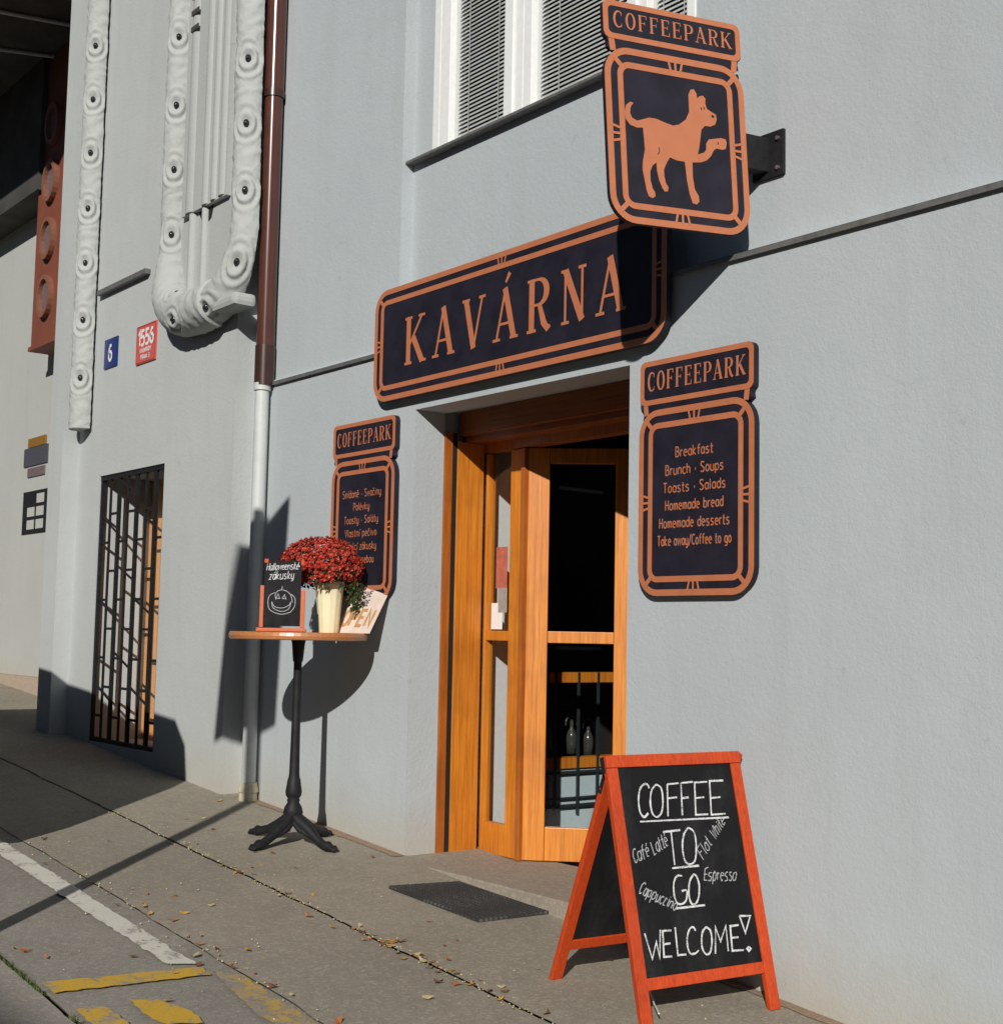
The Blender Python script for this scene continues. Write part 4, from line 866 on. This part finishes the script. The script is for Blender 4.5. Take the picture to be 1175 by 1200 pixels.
# small chalkboard on the table
c = Vector((TC.x, TC.y, TZ)) - Rv * .056 - Fv * .235
S = thing('table_chalkboard', 'small chalkboard in a red wooden stand on the bistro table with a drawn pumpkin', 'chalkboard', c[:])
U2 = (Rv + Fv * .12).normalized(); M = frame(c, U2, Vector((0, 0, 1)) + Fv * .06)
obj('base', MB().box(-.125, .125, 0, .018, -.04, .035, M), 'stand_wood', S, bevel=.003)
obj('post', MB().box(-.112, -.092, .022, .235, -.010, .010, M), 'stand_wood', S, bevel=.002)
obj('post', MB().box(.094, .116, .022, .215, -.010, .010, M), 'stand_wood', S, bevel=.002)
bd = obj('slate', MB().box(-.0915, .0935, .030, .365, -.004, .004, M), 'board_black', S)
obj('clip', MB().box(-.095, -.075, .352, .372, -.007, .007, M).box(.09, .105, .345, .368, -.007, .007, M), 'board_wood', S)
mb = MB()
tw = lambda t_, h, g: sum(MW.get(ACC.get(c_, (c_,))[0], .55 if c_.islower() else .58) + g for c_ in t_) * h
mono_text(mb, 'Halloweenské', -.084, .313, .036, .0032, .0045, M, dy=(.15, 1), dx=(1, .06), sx_=.165 / tw('Halloweenské', .036, .1), gap=.1, jit=.0008)
mono_text(mb, 'zákusky', -.072, .266, .040, .0036, .0045, M, dy=(.15, 1), dx=(1, .06), sx_=.13 / tw('zákusky', .04, .1), gap=.1, jit=.0008)
obj('chalk_lettering', mb, 'chalk', bd)
PUMP = [[(-0.004, 0.2146), (-0.0253, 0.2071), (-0.0353, 0.1854), (-0.031, 0.164)], [(-0.0004, 0.2147), (0.0214, 0.208), (0.0436, 0.1869), (0.052, 0.1512)], [(-0.004, 0.2146), (-0.001, 0.2326)], [(-0.0358, 0.1997), (-0.064, 0.1848), (-0.0714, 0.1489), (-0.0616, 0.1133), (-0.0323, 0.096)], [(0.0434, 0.194), (0.0642, 0.1729), (0.0634, 0.13), (0.0428, 0.101)], [(-0.0312, 0.1711), (-0.0212, 0.1928), (-0.0118, 0.1701), (-0.0312, 0.1711)], [(-0.0003, 0.1703), (0.0112, 0.1898), (0.0191, 0.1685), (-0.0003, 0.1703)], [(-0.0521, 0.1528), (-0.037, 0.128), (0.0027, 0.1217), (0.0345, 0.1366), (0.0447, 0.1547)], [(-0.0521, 0.1528), (-0.0439, 0.1208), (-0.0003, 0.1037), (0.0351, 0.1187), (0.0447, 0.1547)], [(-0.0323, 0.096), (0.0038, 0.0895), (0.0428, 0.101)]]
mb = MB()
for p in PUMP: mb.ribbon(p if len(p) < 5 and p[0] == p[-1] else smooth_line(p, 3), .0032, .0045, M=M)
obj('pumpkin_drawing', mb, 'chalk_thin', bd)

# potted chrysanthemum
pc = Vector((TC.x, TC.y, TZ)) + Rv * .148 + Fv * .055
S = thing('potted_chrysanthemum', 'dense red chrysanthemum in a cream flower pot on the bistro table', 'potted plant', pc[:])
mb = MB(); mb.lathe([(.050, 0), (.052, .004), (.060, .10), (.067, .17), (.073, .235), (.080, .25), (.084, .275), (.078, .275), (.070, .24)], pc, 60, 12, .018); obj('pot', mb, 'pot_cream', S, True)
mb = MB(); mb.lathe([(.001, .24), (.068, .241), (.0681, .243), (.001, .2435)], pc, 24); obj('soil', mb, 'soil', S)
bc = pc + Rv * -.052 + Vector((0, 0, .340)); ax_ = (.222, .165)
mb = MB()
def ballpt(th_, ph_, k=1):
    wob = 1 + .07 * noise.noise((math.cos(th_) * 2, math.sin(th_) * 2, ph_ * 3))
    q = Rv * math.cos(th_) * math.cos(ph_) * ax_[0] + Fv * math.sin(th_) * math.cos(ph_) * ax_[0] * .8
    return (q + Vector((0, 0, math.sin(ph_) * ax_[1]))) * wob * k
for k in range(1500):
    th_ = random.random() * 6.283; ph_ = math.asin(random.uniform(-.52, 1)); p = bc + ballpt(th_, ph_, random.uniform(.86, 1.02))
    if ph_ < 0: p.z += random.uniform(0, .02)
    nn = (Rv * math.cos(th_) * math.cos(ph_) + Fv * math.sin(th_) * math.cos(ph_) + Vector((0, 0, math.sin(ph_) + .25))).normalized()
    nn = (nn + Vector((random.gauss(0, .22), random.gauss(0, .22), random.gauss(0, .22)))).normalized()
    e1 = nn.orthogonal().normalized(); e2 = nn.cross(e1); rr_ = random.uniform(.010, .0155); a0 = random.random() * 6
    vs = [tuple(p + nn * .002)]; fs = []
    for j in range(8):
        a = a0 + j * .785
        for (q, da, hh_) in ((.75, -.3, .006), (1.0, 0, .003), (.75, .3, .006)):
            vs.append(tuple(p + (e1 * math.cos(a + da) + e2 * math.sin(a + da)) * rr_ * q + nn * hh_))
        o_i = 1 + 3 * j; fs += [(0, o_i, o_i + 1), (0, o_i + 1, o_i + 2)]
    mb.add(vs, fs)
    vs = [tuple(p + nn * .007)]; fs = []
    for j in range(6): a = a0 + j * 1.047; vs.append(tuple(p + (e1 * math.cos(a) + e2 * math.sin(a)) * rr_ * .5 + nn * .010)); 
    for j in range(6): fs.append((0, 1 + j, 1 + (j + 1) % 6))
    mb.add(vs, fs)
tag(obj('blossoms', mb, 'blossom', S), kind='stuff')
mb = MB()
def leaf3(p, d, ln, wd):
    up = Vector((0, 0, 1)); s_ = d.cross(up).normalized() if abs(d.z) < .95 else Vector((1, 0, 0)); nn = s_.cross(d)
    mb.add([tuple(p), tuple(p + d * ln * .5 + s_ * wd), tuple(p + d * ln + nn * -.005), tuple(p + d * ln * .5 - s_ * wd), tuple(p + d * ln * .5 + nn * .006)], [(0, 1, 4), (1, 2, 4), (2, 3, 4), (3, 0, 4)])
for k in range(1300):
    th_ = random.random() * 6.283; ph_ = math.asin(random.uniform(-.75, .9)); p = bc + ballpt(th_, ph_, random.uniform(.5, .9)); p.z = max(p.z, pc.z + .235)
    d = Vector((math.cos(th_), math.sin(th_), random.uniform(-.9, .4))).normalized(); leaf3(p, d, random.uniform(.02, .04), random.uniform(.005, .010))
for k in range(130):   # trailing side towards the wall
    a = random.gauss(0, .5); q = pc + Rv * (.11 + random.random() * .06) + Fv * random.gauss(0, .05) + Vector((0, 0, random.uniform(.13, .28)))
    leaf3(q, Vector((random.gauss(0, .5), random.gauss(0, .5), random.uniform(-1, .1))).normalized(), random.uniform(.02, .035), .008)
tag(obj('foliage', mb, 'leaf_green', S), kind='stuff')

# OPEN notice leaning on the wall
c0 = Vector((-6.312, -.185, TZ + .001)); S = thing('open_notice', 'paper WE ARE OPEN notice leaning against the wall behind the flower pot', 'notice', c0[:])
M = frame(c0, Vector((.28, -.004, 0)), Vector((.0, .15, .235)))
M = frame(c0, Vector((.98, .12, 0)), Vector((.05, .15, .25)))
obj('sheet', MB().box(0, .285, 0, .315, -.006, 0, M), 'paper', S, bevel=.002)
mb = MB(); mono_text(mb, 'OPEN', .1375, .045, .095, .020, .0004, M, centre=True, gap=.14, sx_=.95); obj('large_text', mb, 'paper_print', S)
mb = MB(); mono_text(mb, 'WE', .1375, .225, .034, .007, .0004, M, centre=True); mono_text(mb, 'ARE', .1375, .168, .034, .007, .0004, M, centre=True); obj('small_text', mb, 'paper_ink', S)

# ------------------------------------------------------------------ neighbouring building beyond the pilaster
NBD = thing('neighbouring_building', 'shaded neighbouring building with overhang and terracotta box at the far left', 'building', (-14, 1.5, gz(-14)))
FY = .55
obj('wall', MB().box(-30, -10.56, FY, 3, -2, 9), 'plaster_far', NBD)
obj('plinth', MB().box(-30, -10.57, FY - .10, FY - .001, -2, gz(-13.5) + .10), 'beige', NBD)
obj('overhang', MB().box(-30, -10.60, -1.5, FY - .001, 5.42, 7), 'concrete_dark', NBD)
for a, b in (((-11.93, -.41, 5.395), (-11.75, .28, 5.395)), ((-12.73, -.15, 5.395), (-12.48, .50, 5.395))):
    a, b = Vector(a), Vector(b); obj('sunlit_edge', MB().tube([a - (b - a) * 1.0, b], .018, 8), 'white_pipe', NBD)  # pale tubes stand in for sunlit edges of soffit beams
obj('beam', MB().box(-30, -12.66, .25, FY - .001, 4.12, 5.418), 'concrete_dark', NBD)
wn2 = obj('window', MB().box(-13.50, -12.84, FY - .006, FY - .001, .89, 1.31), 'black_iron', NBD)
for i in range(2):
    for j in range(3): 
        if i == 0 and j == 2: continue
        obj('pane', MB().box(-13.36 + i * .25, -13.16 + i * .25, FY - .009, FY - .0065, .935 + j * .125, 1.025 + j * .125), 'plaster_far', wn2)
for nm, x0, x1, z0, z1, mt, lab in (('wall_plaque', -13.42, -12.93, 1.745, 1.835, 'ochre', 'narrow ochre plaque on the far wall, topmost of three'), ('wall_plaque', -13.52, -12.87, 1.56, 1.742, 'slate', 'slate grey plaque on the far wall, middle of three'), ('wall_plaque', -13.40, -12.93, 1.45, 1.54, 'mauve', 'small mauve plaque on the far wall, lowest of three')):
    tag(obj(nm, MB().box(x0, x1, FY - .014, FY - .001, z0, z1), mt, bevel=.003), lab, 'plaque')
tb_ = obj('terracotta_box', MB().box(-12.78, -11.6, .30, FY - .001, 2.62, 5.418).box(-12.80, -11.58, .28, FY - .001, 2.58, 2.62), 'terracotta', NBD)
for z in (3.04, 3.59, 4.14, 4.69):
    vs = []; mb = MB(); a = []; b_ = []
    for k in range(24):
        q = 2 * math.pi * k / 24; a.append((.165 * math.cos(q), .20 * math.sin(q))); b_.append((.125 * math.cos(q), .16 * math.sin(q)))
    Mz = frame((-12.40, .30, z), (1, 0, 0), (0, 0, 1)); mb.ring(a, b_, 0, .05, Mz); obj('porthole_rim', mb, 'terracotta_rim', tb_)
    mb = MB(); mb.prism(b_, 0.001, .012, Mz); obj('porthole_pane', mb, 'mauve', tb_)

# street tree left of the view; the tips of its crown shade the far wall
TP = Vector((-12.25, -5.6, gz(-12.25))); TR_ = thing('street_tree', 'leafy street tree with a grey trunk left of the view', 'tree', TP[:])
mb = MB(); mb.tube([TP, TP + Vector((.05, .02, 1.5)), TP + Vector((0, .1, 3.2)), TP + Vector((.1, .05, 5)), TP + Vector((.1, .1, 7.2))], [.2, .16, .14, .10, .03], 12); obj('trunk', mb, 'bark', TR_, True)
cc = TP + Vector((0, 0, 6.6)); mb = MB()
for k in range(9):
    a = k * 2.4; d = Vector((math.cos(a), math.sin(a), .5 + .25 * (k % 3))); q = TP + Vector((0, .1, 3.4 + .3 * k)); mb.tube([q, q + d * .9, q + d * 1.9 + Vector((0, 0, .1))], [.06, .04, .012], 7)
obj('limbs', mb, 'bark', TR_, True)
mb = MB()
for k in range(9000):
    d = Vector((random.gauss(0, 1), random.gauss(0, 1), random.gauss(0, 1))).normalized(); p = d * random.uniform(.35, 1) ** .6
    p = Vector((p.x * 2.45, p.y * 2.3, p.z * 1.9)); q = cc + p
    if noise.noise(q * .9) + .3 * noise.noise(q * 2.5) < -.08: continue
    e1 = Vector((random.gauss(0, 1), random.gauss(0, 1), random.gauss(0, .6))).normalized(); e2 = e1.orthogonal().normalized(); z_ = random.uniform(.05, .09)
    mb.add([tuple(q - e1 * z_), tuple(q + e2 * z_ * .6), tuple(q + e1 * z_), tuple(q - e2 * z_ * .6)], [(0, 1, 2, 3)])
tag(obj('crown', mb, 'leaf_green', TR_), kind='stuff')
# unseen house added across the street: keeps the low sky off the shaded sides, shows in the glass
OB = thing('added_opposite_house', 'unseen brown house added across the street to block low sky, with rows of dark windows', 'building', (-5, -15, gz(-5)))
obj('wall', MB().box(-34, 22, -20, -14, -5, 6.3), 'facade_brown', OB)
w0 = obj('window', MB().box(-.55, .55, -14.0, -13.96, 0, 1.6), 'sign_black', OB); f0 = obj('frame', MB().box(-.62, .62, -14.0, -13.98, -.07, -.001), 'white_paint', w0)
k = 0
for z in (-.2, 3.0):
    for i in range(17):
        if k == 0: w0.location = (-30 + i * 3, 0, z)
        else:
            o = share('window', w0, OB, (-30 + i * 3, 0, z)); q = f0.copy(); COL.objects.link(q); q.parent = o
        k += 1
# ------------------------------------------------------------------ street furniture beside the camera (its shadows fall into view)
px0, py0 = -4.79, -2.9; S = thing('street_sign', 'grey street sign on a post at the kerb, left of the view', 'sign', (px0, py0, gz(px0)))
obj('post', MB().tube([(px0, py0, gz(px0) - .02), (px0, py0, 2.56)], .038, 14), 'sign_grey', S, True)
mb = MB(); mb.add([(px0 + d, y, z) for d in (-.012, .012) for (y, z) in ((-3.40, 1.44), (-2.96, 1.29), (-2.72, 1.21), (-2.63, 2.51), (-3.22, 2.58))], [(0, 1, 2, 3, 4), (9, 8, 7, 6, 5)] + [(i, (i + 1) % 5, 5 + (i + 1) % 5, 5 + i) for i in range(5)])
pp = obj('sign_panel', mb, 'sign_grey', S); pp.location.x = .045
S = thing('parked_car', 'dark car parked at the kerb left of the view', 'car', (-8.1, -2.9, gz(-8.1)))
sl = math.atan(-.0735); Mc2 = Matrix.Translation((-8.08, -2.85, gz(-8.08))) @ Matrix.Rotation(-sl, 4, 'Y')
prof = [(-1.62, .30), (1.60, .30), (1.66, .55), (1.64, 1.25), (1.55, 1.60), (1.38, 1.74), (-1.35, 1.76), (-1.55, 1.70), (-1.64, 1.2)]
mb = MB(); Mp = Mc2 @ Matrix(((1, 0, 0, 0), (0, 0, 1, 0), (0, 1, 0, 0), (0, 0, 0, 1)))
mb.prism(prof, -.80, .80, Mp); obj('body', mb, 'car_paint', S)
for sy_ in (-.802, .802):
    obj('side_window', MB().box(-1.3, 1.2, sy_ - .003, sy_ + .003, 1.0, 1.55, Mc2), 'dark_metal', S)
for xx in (-1.05, 1.08):
    for yy in (-.70, .70):
        q = Mc2 @ Vector((xx, yy, .30)); obj('wheel', MB().tube([q - Vector((0, .09, 0)), q + Vector((0, .09, 0))], .30, 24), 'tyre', S)
